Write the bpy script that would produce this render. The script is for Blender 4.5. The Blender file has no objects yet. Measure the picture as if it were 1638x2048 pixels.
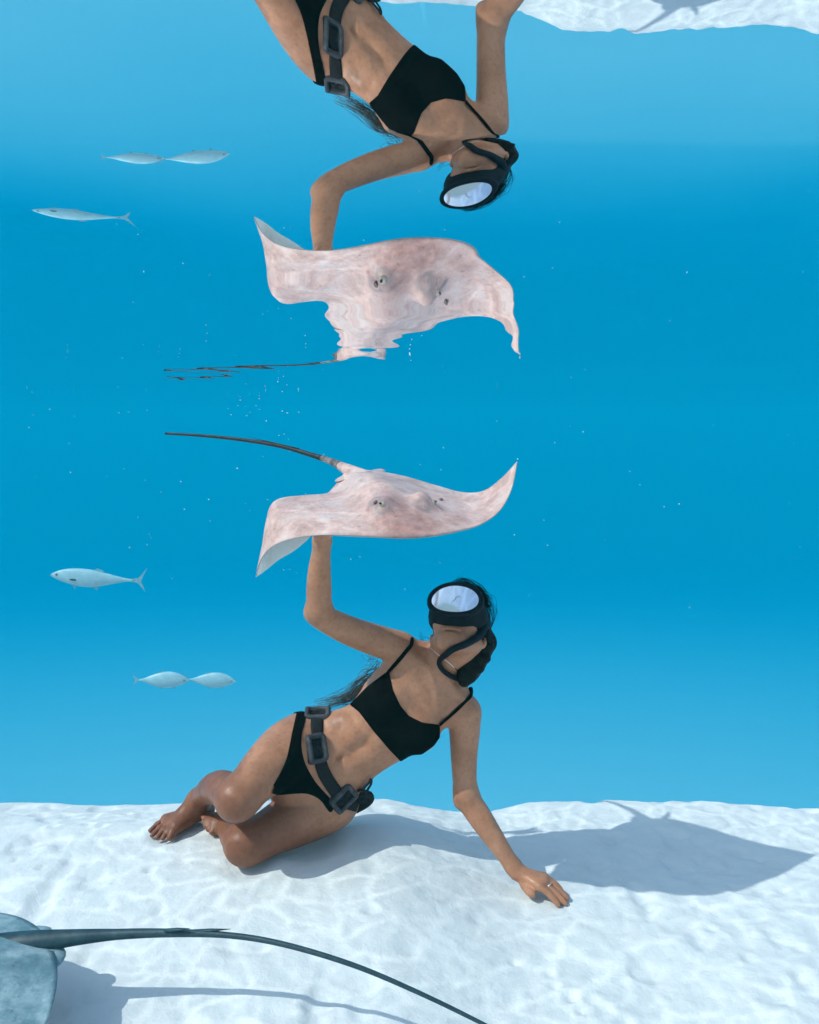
import bpy, math, random
import numpy as np
from mathutils import Vector, Matrix
from mathutils.bvhtree import BVHTree

scene = bpy.context.scene
COL = scene.collection
rng = np.random.default_rng(7)
random.seed(7)

# ---------------------------------------------------------------- camera
FPX = 1773.0                      # focal length in photograph pixels (2048 high)
PITCH = math.atan(212.0 / FPX)
cam_d = bpy.data.cameras.new('camera')
cam_d.sensor_fit = 'VERTICAL'
cam_d.sensor_height = 24.0
cam_d.lens = FPX * 24.0 / 2048.0
cam_d.clip_start = 0.02
cam_d.clip_end = 8000
cam = bpy.data.objects.new('camera', cam_d)
COL.objects.link(cam)
cam.location = (0, 0, 0)
cam.rotation_euler = (math.pi / 2 - PITCH, 0, 0)
scene.camera = cam

# ---------------------------------------------------------------- sky, sun, exposure
SUN_TRAVEL = Vector((0.80, 0.33, -1.0)).normalized()
SUN_EL = math.asin(-SUN_TRAVEL.z)
world = bpy.data.worlds.new('World')
scene.world = world
world.use_nodes = True
wn, wl = world.node_tree.nodes, world.node_tree.links
wn.clear()
sky = wn.new('ShaderNodeTexSky')
sky.sky_type = 'NISHITA'
sky.sun_disc = False
sky.sun_elevation = SUN_EL
sky.sun_rotation = math.atan2(-SUN_TRAVEL.x, -SUN_TRAVEL.y)
sky.air_density = 1.4
sky.dust_density = 1.2
sky.ozone_density = 1.0
bg = wn.new('ShaderNodeBackground')
bg.inputs['Strength'].default_value = 0.15
wo = wn.new('ShaderNodeOutputWorld')
wl.new(sky.outputs['Color'], bg.inputs['Color'])
wl.new(bg.outputs['Background'], wo.inputs['Surface'])
sun_d = bpy.data.lights.new('sun', 'SUN')
sun_d.energy = 2.65
sun_d.angle = math.radians(0.5)
sun_d.color = (1.0, 0.87, 0.79)
sun = bpy.data.objects.new('sun', sun_d)
COL.objects.link(sun)
sun.location = (-3, -2, 6)
sun.rotation_euler = SUN_TRAVEL.to_track_quat('-Z', 'Y').to_euler()

vs = scene.view_settings
vs.view_transform = 'Standard'
vs.look = 'None'
vs.exposure = 0.67
vs.gamma = 1.0
vs.use_curve_mapping = False

cy = scene.cycles
cy.use_denoising = True
cy.use_adaptive_sampling = True
cy.adaptive_threshold = 0.02
cy.max_bounces = 5
cy.diffuse_bounces = 2
cy.glossy_bounces = 4
cy.transmission_bounces = 4
cy.transparent_max_bounces = 12
cy.volume_bounces = 2
cy.caustics_reflective = True
cy.sample_clamp_indirect = 8.0

SURF_Z = 0.06       # mean height of the water surface above the lens

# ---------------------------------------------------------------- helpers
SP, CP = math.sin(PITCH), math.cos(PITCH)

def pdir(px, py):
    """direction of a photograph pixel, scaled to unit depth along Y"""
    xc = (px - 819.0) / FPX
    yc = -(py - 1024.0) / FPX
    d = np.array([xc, CP + yc * SP, -SP + yc * CP])
    return d / d[1]

def P(px, py, Y):
    """the point seen at a photograph pixel at distance Y in front of the lens"""
    return pdir(px, py) * Y

def unit(v):
    v = np.asarray(v, float)
    return v / (np.linalg.norm(v) + 1e-12)

def smooth_curve(pts, n):
    """Catmull-Rom through pts (k x m) -> n samples"""
    pts = np.asarray(pts, float)
    k = len(pts)
    ext = np.vstack([2 * pts[0] - pts[1], pts, 2 * pts[-1] - pts[-2]])
    t = np.linspace(0, k - 1, n)
    i = np.minimum(t.astype(int), k - 2)
    u = (t - i)[:, None]
    p0, p1, p2, p3 = ext[i], ext[i + 1], ext[i + 2], ext[i + 3]
    return 0.5 * (2 * p1 + (p2 - p0) * u + (2 * p0 - 5 * p1 + 4 * p2 - p3) * u**2 + (3 * p1 - p0 - 3 * p2 + p3) * u**3)

def sstep(a, b, x):
    t = np.clip((x - a) / (b - a), 0, 1)
    return t * t * (3 - 2 * t)

def mesh_obj(name, verts, faces, mat, parent=None, smooth=True):
    me = bpy.data.meshes.new(name)
    me.from_pydata([tuple(map(float, v)) for v in verts], [], [tuple(map(int, f)) for f in faces])
    me.validate()
    if smooth:
        me.polygons.foreach_set('use_smooth', [True] * len(me.polygons))
    me.materials.append(mat)
    me.update()
    o = bpy.data.objects.new(name, me)
    COL.objects.link(o)
    if parent is not None:
        o.parent = parent
        o.matrix_parent_inverse = Matrix.Translation(parent.location).inverted()
    return o

def empty(name, loc):
    o = bpy.data.objects.new(name, None)
    o.location = loc
    o.empty_display_size = 0.1
    COL.objects.link(o)
    return o

def tag(o, label=None, cat=None, group=None, kind=None):
    if label: o['label'] = label
    if cat: o['category'] = cat
    if group: o['group'] = group
    if kind: o['kind'] = kind
    return o

class MB:
    """collects tubes, rings and patches for one mesh"""
    def __init__(self):
        self.v, self.f = [], []
    def add(self, verts, faces):
        b = len(self.v)
        self.v += [tuple(x) for x in verts]
        self.f += [tuple(b + i for i in f) for f in faces]
    def tube(self, pts, rad, sides=8, flat=1.0, up=None, closed=False, caps=True):
        pts = np.asarray(pts, float)
        n = len(pts)
        rad = np.broadcast_to(np.asarray(rad, float), (n,))
        b = len(self.v)
        prev = None
        for i in range(n):
            if closed:
                t = unit(pts[(i + 1) % n] - pts[i - 1])
            else:
                t = unit(pts[min(i + 1, n - 1)] - pts[max(i - 1, 0)])
            if up is not None:
                ref = np.asarray(up[i] if np.ndim(up) == 2 else up, float)
            else:
                ref = prev if prev is not None else (np.array([0, 0, 1.0]) if abs(t[2]) < 0.9 else np.array([1.0, 0, 0]))
            nrm = unit(ref - t * np.dot(ref, t))
            prev = nrm
            bi = np.cross(t, nrm)
            for s in range(sides):
                a = 2 * math.pi * s / sides
                self.v.append(tuple(pts[i] + rad[i] * (math.cos(a) * bi + flat * math.sin(a) * nrm)))
        m = n if closed else n - 1
        for i in range(m):
            j = (i + 1) % n
            for s in range(sides):
                s2 = (s + 1) % sides
                self.f.append((b + i * sides + s, b + i * sides + s2, b + j * sides + s2, b + j * sides + s))
        if caps and not closed:
            self.f.append(tuple(b + s for s in range(sides))[::-1])
            self.f.append(tuple(b + (n - 1) * sides + s for s in range(sides)))
    def ellipsoid(self, c, ax, nu=16, nv=10):
        """ax: three scaled axis vectors"""
        c = np.asarray(c, float)
        A = [np.asarray(a, float) for a in ax]
        b = len(self.v)
        for j in range(nv + 1):
            ph = math.pi * j / nv
            for i in range(nu):
                th = 2 * math.pi * i / nu
                self.v.append(tuple(c + A[0] * math.sin(ph) * math.cos(th) + A[1] * math.sin(ph) * math.sin(th) + A[2] * math.cos(ph)))
        for j in range(nv):
            for i in range(nu):
                i2 = (i + 1) % nu
                self.f.append((b + j * nu + i, b + (j + 1) * nu + i, b + (j + 1) * nu + i2, b + j * nu + i2))
    def build(self, name, mat, parent=None, smooth=True):
        return mesh_obj(name, self.v, self.f, mat, parent, smooth)

def vnoise(x, y, seed=0):
    """smooth value noise, numpy"""
    def h(i, j):
        n = (i * 374761393 + j * 668265263 + seed * 1442695041) & 0x7fffffff
        n = ((n ^ (n >> 13)) * 1274126177) & 0x7fffffff
        return ((n ^ (n >> 16)) & 0xffff) / 65535.0
    xi, yi = np.floor(x).astype(np.int64), np.floor(y).astype(np.int64)
    xf, yf = x - xi, y - yi
    u, v = xf * xf * xf * (xf * (xf * 6 - 15) + 10), yf * yf * yf * (yf * (yf * 6 - 15) + 10)
    a, b, c, d = h(xi, yi), h(xi + 1, yi), h(xi, yi + 1), h(xi + 1, yi + 1)
    return (a * (1 - u) + b * u) * (1 - v) + (c * (1 - u) + d * u) * v - 0.5

def fbm(x, y, seed=0, oct=4):
    s, a = 0, 1.0
    for o in range(oct):
        s = s + a * vnoise(x * 2**o + 17.3 * o, y * 2**o - 9.1 * o, seed + o)
        a *= 0.5
    return s

# ---------------------------------------------------------------- materials
def new_mat(name):
    m = bpy.data.materials.new(name)
    m.use_nodes = True
    n = m.node_tree.nodes
    return m, n, m.node_tree.links, n['Principled BSDF']

def noise_node(n, l, scale, detail=4, rough=0.6, coord='Object', dist=0.0):
    tc = n.new('ShaderNodeTexCoord')
    t = n.new('ShaderNodeTexNoise')
    t.inputs['Scale'].default_value = scale
    t.inputs['Detail'].default_value = detail
    t.inputs['Roughness'].default_value = rough
    t.inputs['Distortion'].default_value = dist
    l.new(tc.outputs[coord], t.inputs['Vector'])
    return t

def ramp(n, l, src, stops):
    r = n.new('ShaderNodeValToRGB')
    e = r.color_ramp.elements
    while len(e) < len(stops):
        e.new(0.5)
    for k, (p, c) in enumerate(stops):
        e[k].position = p
        e[k].color = (*c, 1)
    l.new(src, r.inputs['Fac'])
    return r

def bump(n, l, src, bsdf, strength, dist, prev=None):
    b = n.new('ShaderNodeBump')
    b.inputs['Strength'].default_value = strength
    b.inputs['Distance'].default_value = dist
    l.new(src, b.inputs['Height'])
    if prev is not None:
        l.new(prev.outputs['Normal'], b.inputs['Normal'])
    l.new(b.outputs['Normal'], bsdf.inputs['Normal'])
    return b

def mat_noise(name, stops, scale, rough=0.6, bump_s=0.2, bump_scale=80, bump_d=0.002, spec=0.3, detail=4, metallic=0.0):
    m, n, l, b = new_mat(name)
    t = noise_node(n, l, scale, detail)
    r = ramp(n, l, t.outputs['Fac'], stops)
    l.new(r.outputs['Color'], b.inputs['Base Color'])
    b.inputs['Roughness'].default_value = rough
    b.inputs['Metallic'].default_value = metallic
    b.inputs['Specular IOR Level'].default_value = spec
    if bump_s > 0:
        t2 = noise_node(n, l, bump_scale, 3)
        bump(n, l, t2.outputs['Fac'], b, bump_s, bump_d)
    return m

m, n, l, b = new_mat('sand')
t = noise_node(n, l, 7.0, 7, 0.65)
r = ramp(n, l, t.outputs['Fac'], [(0.3, (0.70, 0.71, 0.705)), (0.5, (0.74, 0.75, 0.745)), (0.7, (0.77, 0.78, 0.775))])
l.new(r.outputs['Color'], b.inputs['Base Color'])
b.inputs['Roughness'].default_value = 0.9
b.inputs['Specular IOR Level'].default_value = 0.1
t1 = noise_node(n, l, 30.0, 3, 0.55, dist=0.25)
b1 = bump(n, l, t1.outputs['Fac'], b, 0.28, 0.012)
t2 = noise_node(n, l, 95.0, 4, 0.65)
b2 = bump(n, l, t2.outputs['Fac'], b, 0.4, 0.003, b1)
t3 = noise_node(n, l, 420.0, 2, 0.6)
bump(n, l, t3.outputs['Fac'], b, 0.5, 0.0015, b2)
M_SAND = m

m, n, l, b = new_mat('skin')
t = noise_node(n, l, 9.0, 6, 0.62)
r = ramp(n, l, t.outputs['Fac'], [(0.28, (0.35, 0.15, 0.083)), (0.5, (0.45, 0.205, 0.117)), (0.72, (0.53, 0.255, 0.155))])
t4 = noise_node(n, l, 70.0, 4, 0.7)
r4 = ramp(n, l, t4.outputs['Fac'], [(0.3, (0.86, 0.80, 0.78)), (0.5, (1, 1, 1)), (0.7, (1.06, 1.05, 1.04))])
mx = n.new('ShaderNodeMix'); mx.data_type = 'RGBA'; mx.blend_type = 'MULTIPLY'; mx.inputs['Factor'].default_value = 1.0
l.new(r.outputs['Color'], mx.inputs['A']); l.new(r4.outputs['Color'], mx.inputs['B'])
ta = n.new('ShaderNodeAttribute'); ta.attribute_name = 'tan'
mt = n.new('ShaderNodeMix'); mt.data_type = 'RGBA'; mt.blend_type = 'MULTIPLY'
l.new(ta.outputs['Fac'], mt.inputs['Factor']); l.new(mx.outputs['Result'], mt.inputs['A']); mt.inputs['B'].default_value = (0.55, 0.47, 0.46, 1)
l.new(mt.outputs['Result'], b.inputs['Base Color'])
t5 = noise_node(n, l, 45.0, 3)
r5 = ramp(n, l, t5.outputs['Fac'], [(0.3, (0.32,) * 3), (0.7, (0.55,) * 3)])
l.new(r5.outputs['Color'], b.inputs['Roughness'])
b.inputs['Specular IOR Level'].default_value = 0.3
b.inputs['Subsurface Weight'].default_value = 0.10
b.inputs['Subsurface Radius'].default_value = (0.012, 0.005, 0.003)
t2 = noise_node(n, l, 160, 4, 0.7)
bb = bump(n, l, t2.outputs['Fac'], b, 0.30, 0.002)
t6 = noise_node(n, l, 24, 3)
bump(n, l, t6.outputs['Fac'], b, 0.18, 0.008, bb)
M_SKIN = m

M_BLACK = mat_noise('black_fabric', [(0.3, (0.003, 0.003, 0.003)), (0.7, (0.006, 0.0055, 0.006))], 60, 0.95, 0.25, 600, 0.001, 0.03)
M_RUBBER = mat_noise('black_rubber', [(0.3, (0.004, 0.007, 0.012)), (0.7, (0.009, 0.014, 0.02))], 40, 0.6, 0.1, 200, 0.001, 0.12)
M_WEBBING = mat_noise('belt_webbing', [(0.3, (0.010, 0.010, 0.012)), (0.7, (0.022, 0.021, 0.023))], 120, 0.8, 0.3, 500, 0.001, 0.2)
M_LEAD = mat_noise('coated_lead', [(0.3, (0.028, 0.027, 0.033)), (0.5, (0.05, 0.049, 0.056)), (0.75, (0.09, 0.088, 0.098))], 60, 0.6, 0.6, 180, 0.002, 0.35)
M_SILVER = mat_noise('silver', [(0.3, (0.7, 0.7, 0.72)), (0.7, (0.85, 0.85, 0.87))], 50, 0.25, 0.0, metallic=1.0)
M_HAIR = mat_noise('dark_hair', [(0.3, (0.004, 0.0035, 0.003)), (0.7, (0.012, 0.009, 0.008))], 90, 0.6, 0.8, 160, 0.003, 0.12)
M_HAIRL = mat_noise('brown_hair', [(0.3, (0.06, 0.042, 0.028)), (0.7, (0.15, 0.105, 0.07))], 40, 0.5, 0.0, spec=0.35)
M_REFLECTION = mat_noise('grey_strand', [(0.3, (0.25, 0.27, 0.30)), (0.7, (0.35, 0.37, 0.4))], 40, 0.6, 0.0)
M_LENS = mat_noise('mirror_lens', [(0.3, (0.97, 0.97, 0.98)), (0.7, (0.99, 0.99, 1.0))], 8, 0.10, 0.0, metallic=1.0)

def ray_mat(name, cols, dark_margin, under):
    """mottled skin above, pale below; the two sides told apart by the mesh's own 'side' attribute"""
    m, n, l, b = new_mat(name)
    t = noise_node(n, l, 13.0, 8, 0.72, dist=0.12)
    r = ramp(n, l, t.outputs['Fac'], cols)
    t3 = noise_node(n, l, 62.0, 6, 0.75, dist=0.1)
    r3 = ramp(n, l, t3.outputs['Fac'], [(0.30, (0.45, 0.42, 0.44)), (0.43, (1, 1, 1)), (0.60, (1, 1, 1)), (0.68, (1.2, 1.2, 1.2))])
    mx = n.new('ShaderNodeMix'); mx.data_type = 'RGBA'; mx.blend_type = 'MULTIPLY'
    mx.inputs['Factor'].default_value = 0.75
    l.new(r.outputs['Color'], mx.inputs['A']); l.new(r3.outputs['Color'], mx.inputs['B'])
    # brownish snout
    at2 = n.new('ShaderNodeAttribute'); at2.attribute_name = 'snout'
    mx2 = n.new('ShaderNodeMix'); mx2.data_type = 'RGBA'; mx2.blend_type = 'MULTIPLY'
    l.new(at2.outputs['Fac'], mx2.inputs['Factor'])
    l.new(mx.outputs['Result'], mx2.inputs['A']); mx2.inputs['B'].default_value = (0.74, 0.60, 0.58, 1)
    at = n.new('ShaderNodeAttribute'); at.attribute_name = 'side'
    mu = n.new('ShaderNodeMix'); mu.data_type = 'RGBA'
    l.new(at.outputs['Fac'], mu.inputs['Factor'])
    l.new(mx2.outputs['Result'], mu.inputs['A']); mu.inputs['B'].default_value = (*under, 1)
    am = n.new('ShaderNodeAttribute'); am.attribute_name = 'margin'
    mm = n.new('ShaderNodeMix'); mm.data_type = 'RGBA'
    l.new(am.outputs['Fac'], mm.inputs['Factor'])
    l.new(mu.outputs['Result'], mm.inputs['A']); mm.inputs['B'].default_value = (*dark_margin, 1)
    l.new(mm.outputs['Result'], b.inputs['Base Color'])
    b.inputs['Roughness'].default_value = 0.42
    b.inputs['Specular IOR Level'].default_value = 0.35
    b.inputs['Subsurface Weight'].default_value = 0.08
    b.inputs['Subsurface Radius'].default_value = (0.01, 0.006, 0.005)
    t2 = noise_node(n, l, 70, 5, 0.7)
    bump(n, l, t2.outputs['Fac'], b, 0.35, 0.004)
    return m

M_RAY = ray_mat('pink_ray_skin', [(0.30, (0.46, 0.28, 0.24)), (0.41, (0.57, 0.355, 0.31)), (0.49, (0.65, 0.425, 0.375)), (0.57, (0.71, 0.50, 0.45)), (0.68, (0.75, 0.60, 0.555))],
                (0.10, 0.12, 0.14), (0.72, 0.72, 0.70))
M_RAYDARK = ray_mat('slate_ray_skin', [(0.30, (0.09, 0.18, 0.22)), (0.45, (0.16, 0.27, 0.31)), (0.58, (0.28, 0.39, 0.43)), (0.72, (0.45, 0.55, 0.58))],
                (0.03, 0.06, 0.08), (0.6, 0.65, 0.68))
M_TAIL = mat_noise('tail_skin', [(0.3, (0.006, 0.008, 0.011)), (0.7, (0.022, 0.024, 0.03))], 60, 0.5, 0.4, 150, 0.002, 0.4)
M_TAILMID = mat_noise('grey_tail_skin', [(0.35, (0.05, 0.045, 0.045)), (0.5, (0.18, 0.14, 0.13)), (0.65, (0.36, 0.29, 0.27))], 30, 0.5, 0.4, 150, 0.002, 0.4)
M_TAILDARK = mat_noise('slate_tail_skin', [(0.3, (0.012, 0.04, 0.055)), (0.7, (0.03, 0.07, 0.09))], 40, 0.5, 0.4, 150, 0.002, 0.4)
M_EYE = mat_noise('ray_eye', [(0.3, (0.35, 0.28, 0.22)), (0.7, (0.6, 0.5, 0.42))], 60, 0.25, 0.0, spec=0.5)
M_PUPIL = mat_noise('pupil', [(0.3, (0.008, 0.008, 0.01)), (0.7, (0.02, 0.02, 0.02))], 60, 0.15, 0.0, spec=0.6)
M_SPIR = mat_noise('spiracle_skin', [(0.3, (0.10, 0.075, 0.07)), (0.7, (0.2, 0.15, 0.14))], 60, 0.6, 0.0)
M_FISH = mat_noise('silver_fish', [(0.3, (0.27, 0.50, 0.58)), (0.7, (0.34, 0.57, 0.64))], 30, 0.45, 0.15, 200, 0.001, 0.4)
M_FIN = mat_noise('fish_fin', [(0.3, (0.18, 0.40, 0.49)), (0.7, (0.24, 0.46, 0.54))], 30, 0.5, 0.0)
M_SPECK = mat_noise('pale_specks', [(0.3, (0.75, 0.78, 0.8)), (0.7, (0.85, 0.87, 0.88))], 30, 0.6, 0.0)

# water surface seen from below: clear inside Snell's window, totally reflecting beyond the critical angle
m, n, l, b = new_mat('water_interface')
n.remove(b)
geo = n.new('ShaderNodeNewGeometry')
dot = n.new('ShaderNodeVectorMath'); dot.operation = 'DOT_PRODUCT'
l.new(geo.outputs['Normal'], dot.inputs[0]); l.new(geo.outputs['Incoming'], dot.inputs[1])
ab = n.new('ShaderNodeMath'); ab.operation = 'ABSOLUTE'; l.new(dot.outputs['Value'], ab.inputs[0])
mr = n.new('ShaderNodeMapRange'); mr.interpolation_type = 'SMOOTHSTEP'
mr.inputs['From Min'].default_value = 0.44; mr.inputs['From Max'].default_value = 0.50
mr.inputs['To Min'].default_value = 1.0; mr.inputs['To Max'].default_value = 0.02
l.new(ab.outputs[0], mr.inputs['Value'])
tr = n.new('ShaderNodeBsdfTransparent')
# caustic light painted as bright lines into the transparent colour; the water itself is faintly blue-green
tcw = n.new('ShaderNodeTexCoord')
wob = n.new('ShaderNodeTexNoise'); wob.inputs['Scale'].default_value = 3.5; wob.inputs['Detail'].default_value = 2.0
l.new(tcw.outputs['Object'], wob.inputs['Vector'])
sub = n.new('ShaderNodeVectorMath'); sub.operation = 'SUBTRACT'; sub.inputs[1].default_value = (0.5, 0.5, 0.5)
l.new(wob.outputs['Color'], sub.inputs[0])
scl = n.new('ShaderNodeVectorMath'); scl.operation = 'SCALE'; scl.inputs['Scale'].default_value = 0.28
l.new(sub.outputs[0], scl.inputs[0])
lines = []
for sc, off in ((8.5, 0.0), (15.0, 3.7)):
    ad = n.new('ShaderNodeVectorMath'); ad.operation = 'ADD'
    l.new(tcw.outputs['Object'], ad.inputs[0]); l.new(scl.outputs[0], ad.inputs[1])
    of = n.new('ShaderNodeVectorMath'); of.operation = 'ADD'; of.inputs[1].default_value = (off, off * 0.6, 0)
    l.new(ad.outputs[0], of.inputs[0])
    vo = n.new('ShaderNodeTexVoronoi'); vo.voronoi_dimensions = '2D'; vo.feature = 'DISTANCE_TO_EDGE'; vo.inputs['Scale'].default_value = sc
    l.new(of.outputs[0], vo.inputs['Vector'])
    m2 = n.new('ShaderNodeMapRange'); m2.interpolation_type = 'SMOOTHSTEP'
    m2.inputs['From Min'].default_value = 0.0; m2.inputs['From Max'].default_value = 0.13
    m2.inputs['To Min'].default_value = 1.0; m2.inputs['To Max'].default_value = 0.0
    l.new(vo.outputs['Distance'], m2.inputs['Value']); lines.append(m2)
adl = n.new('ShaderNodeMath'); adl.operation = 'MULTIPLY_ADD'; adl.inputs[1].default_value = 0.6
l.new(lines[1].outputs[0], adl.inputs[0]); l.new(lines[0].outputs[0], adl.inputs[2])
pn = n.new('ShaderNodeTexNoise'); pn.inputs['Scale'].default_value = 2.6; pn.inputs['Detail'].default_value = 2.0
l.new(tcw.outputs['Object'], pn.inputs['Vector'])
pm = n.new('ShaderNodeMapRange'); pm.inputs['From Min'].default_value = 0.36; pm.inputs['From Max'].default_value = 0.64
pm.inputs['To Min'].default_value = 0.55; pm.inputs['To Max'].default_value = 1.0
l.new(pn.outputs['Fac'], pm.inputs['Value'])
ml = n.new('ShaderNodeMath'); ml.operation = 'MULTIPLY'
l.new(adl.outputs[0], ml.inputs[0]); l.new(pm.outputs['Result'], ml.inputs[1])
cr = ramp(n, l, ml.outputs[0], [(0.0, (0.53, 0.65, 0.67)), (0.35, (0.625, 0.762, 0.788)), (1.0, (0.79, 0.965, 1.0))])
l.new(cr.outputs['Color'], tr.inputs['Color'])
gl = n.new('ShaderNodeBsdfGlossy'); gl.inputs['Roughness'].default_value = 0.0
gl.inputs['Color'].default_value = (0.97, 0.985, 0.99, 1)
tc = n.new('ShaderNodeTexCoord')
mp = n.new('ShaderNodeMapping'); mp.inputs['Scale'].default_value = (1.0, 0.45, 1.0)
l.new(tc.outputs['Object'], mp.inputs['Vector'])
tn = n.new('ShaderNodeTexNoise'); tn.inputs['Scale'].default_value = 6.0; tn.inputs['Detail'].default_value = 2.0
l.new(mp.outputs['Vector'], tn.inputs['Vector'])
bp = n.new('ShaderNodeBump'); bp.inputs['Strength'].default_value = 0.35; bp.inputs['Distance'].default_value = 0.01
l.new(tn.outputs['Fac'], bp.inputs['Height']); l.new(bp.outputs['Normal'], gl.inputs['Normal'])
ms = n.new('ShaderNodeMixShader')
l.new(mr.outputs['Result'], ms.inputs['Fac']); l.new(tr.outputs[0], ms.inputs[1]); l.new(gl.outputs[0], ms.inputs[2])
l.new(ms.outputs[0], n['Material Output'].inputs['Surface'])
M_WATER = m

# ---------------------------------------------------------------- seabed, one sheet
DENTS = []                                # footprints and pits pressed into the sand
for px, py in ((110, 1690), (180, 1685), (205, 1690), (35, 1760), (85, 1775), (60, 1710), (255, 1640), (1110, 1945), (1145, 1965), (1185, 1975), (1215, 2000), (1250, 2010),
               (1100, 1920), (1165, 1990), (1300, 1790), (1420, 1835), (1600, 1880), (500, 1990), (620, 2030), (300, 1780), (1500, 1900), (740, 1860), (1030, 1900)):
    q = pdir(px, py); q = q * (-1.41 / q[2])
    DENTS.append((q[0], q[1], random.uniform(0.012, 0.022), random.uniform(0.005, 0.011)))
for px, py, Y, r_ in ((490, 1728, 2.46, 0.055), (330, 1668, 2.64, 0.040), (620, 1690, 2.58, 0.07)):
    q = P(px, py, Y); DENTS.append((q[0], q[1], r_, 0.012))

def floor_z(x, y):
    base = -1.344 - 0.100 * sstep(-0.12, 0.36, x)
    base = base - 0.03 * sstep(2.35, 1.9, y) * (1 - sstep(-0.1, 0.4, x))     # towards the lens
    base = base - 0.25 * np.clip(y - 2.72, 0, 10) * (1 - sstep(0.0, 0.5, x)) # gentle fall behind the woman
    base = base - 0.05 * np.clip(y - 2.5, 0, 10) * sstep(0.0, 0.5, x)
    lip = 3.07 + 0.03 * np.sin(1.3 * x + 0.5) + 0.06 * fbm(x * 1.2 + 3, y * 0.0 + 1, 5)
    t = np.clip(y - lip, 0, None)
    base = base - 0.55 * t * sstep(0, 0.25, t)                     # the drop-off
    deep = -47.0 - 0.135 * np.clip(y - 98, 0, None)
    z = np.maximum(base, deep)
    near = 1 - sstep(4, 12, np.abs(y) + np.abs(x) * 0.5)
    n1 = fbm(x * 2.0, y * 2.0, 1, 2) * 0.026
    n2 = fbm(x * 6, y * 6, 2, 2) * 0.006
    rip = fbm(x * 22 + 3 * fbm(x * 3, y * 3, 9, 2), y * 16, 4, 2) * 0.006 * (0.45 + 0.55 * sstep(-0.45, 0.1, x))
    pit = -0.010 * np.clip(fbm(x * 10, y * 8, 21, 2) - 0.22, 0, 1) * 4
    calm = 1 - 0.75 * np.exp(-((x + 0.35) / 0.55)**2 - ((y - 2.62) / 0.25)**2) - 0.6 * np.exp(-((x - 0.42) / 0.12)**2 - ((y - 2.44) / 0.12)**2)
    z = z + near * calm * (n1 * (0.4 + 0.6 * sstep(2.55, 2.2, y)) + n2 + rip + pit)
    for dx, dy, dr, dh in DENTS:
        q = ((x - dx)**2 + (y - dy)**2) / dr**2
        z = z - dh * np.exp(-q) + 0.35 * dh * np.exp(-(np.sqrt(q) - 1.5)**2 * 4)
    far = sstep(50, 150, y)
    return z + far * fbm(x * 0.02, y * 0.02, 8, 3) * 0.5

def axis_coords(lo, hi, core_lo, core_hi, step, growth=1.12):
    c = list(np.arange(core_lo, core_hi + 1e-6, step))
    s, v = step, core_hi
    while v < hi:
        s *= growth; v = min(v + s, hi); c.append(v)
    s, v = step, core_lo
    while v > lo:
        s *= growth; v = max(v - s, lo); c.insert(0, v)
    return np.array(c)

def grid_mesh(name, xs, ys, zfun, mat):
    X, Y = np.meshgrid(xs, ys)
    Z = zfun(X, Y)
    v = np.stack([X.ravel(), Y.ravel(), Z.ravel()], 1)
    nx, ny = len(xs), len(ys)
    i = np.arange((ny - 1) * (nx - 1))
    r, c = i // (nx - 1), i % (nx - 1)
    a = r * nx + c
    f = np.stack([a, a + 1, a + nx + 1, a + nx], 1)
    return mesh_obj(name, v, f.tolist(), mat)

HALF = 1700.0
xs = axis_coords(-HALF, HALF, -1.75, 1.75, 0.010)
ys = axis_coords(-HALF, HALF, 1.55, 3.35, 0.010)
seabed = grid_mesh('seabed', xs, ys, floor_z, M_SAND)
tag(seabed, 'white rippled sand of the shallow seabed', kind='structure')

# ---------------------------------------------------------------- water surface
# profile of the swell along the view: it falls gently away from the lens, so the mirrored things stand where the photograph has them
_tu = np.array([0, 40, 67, 95, 170, 250, 322, 390, 437, 532, 622, 735, 900])
_tv = np.array([0, 40, 56, 118, 166, 212, 272, 372, 420, 535, 620, 720, 900])
_tD = np.array([4, 3.4, 3.1, 2.55, 2.3, 2.2, 2.13, 2.5, 2.52, 2.6, 2.63, 2.6, 2.6])
_yy = np.concatenate([np.linspace(0.0, 0.13, 60, endpoint=False), np.geomspace(0.13, 3.2, 3000)])
_zz = np.full(len(_yy), SURF_Z); _sl = np.zeros(len(_yy))
for _i in range(61, len(_yy)):
    _y, _z = _yy[_i - 1], _zz[_i - 1]
    _th = _z / _y
    _u = _th * FPX
    _v, _D = np.interp(_u, _tu, _tv), np.interp(_u, _tu, _tD)
    _s = 0.5 * ((-_v / FPX * _D - _z) / max(_D - _y, 0.4) + _th)
    _s = np.clip(_s, -0.06, 0.05) * (1 - sstep(1.2, 2.2, _y))
    _zz[_i] = _z + _s * (_yy[_i] - _yy[_i - 1]); _sl[_i] = _s

def water_z(x, y):
    z = np.interp(np.clip(y, 0, 3.2), _yy, _zz)
    r = np.hypot(x, y)
    z = z + (SURF_Z * 0.5 - z) * sstep(4, 20, r)
    z = z - 0.019 * sstep(-0.02, 0.02, x) * np.clip(y - 0.20, -0.15, 0) * (1 - sstep(0.2, 0.5, np.abs(x)))
    near = -0.050 * (1 - sstep(0.16, 0.34, y))
    z = z + near * (np.sqrt((x + 0.035)**2 + 0.0004) - 0.03 - 0.5 * (np.sqrt((x - 0.028)**2 + 0.0004) + x - 0.028)) * (1 - sstep(0.3, 1.0, np.abs(x)))
    z = z - 0.010 * (1 - sstep(0.5, 1.6, y)) * x * (1 - sstep(0.8, 3.0, np.abs(x)))
    f = 1 - sstep(8, 60, r)
    z = z + f * (0.0009 * fbm(x * 4, y * 3, 31, 2) * sstep(0.15, 0.5, r) + 0.0035 * fbm(x * 0.7, y * 0.8, 33, 2) * sstep(0.8, 2.5, r))
    return z

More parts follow.
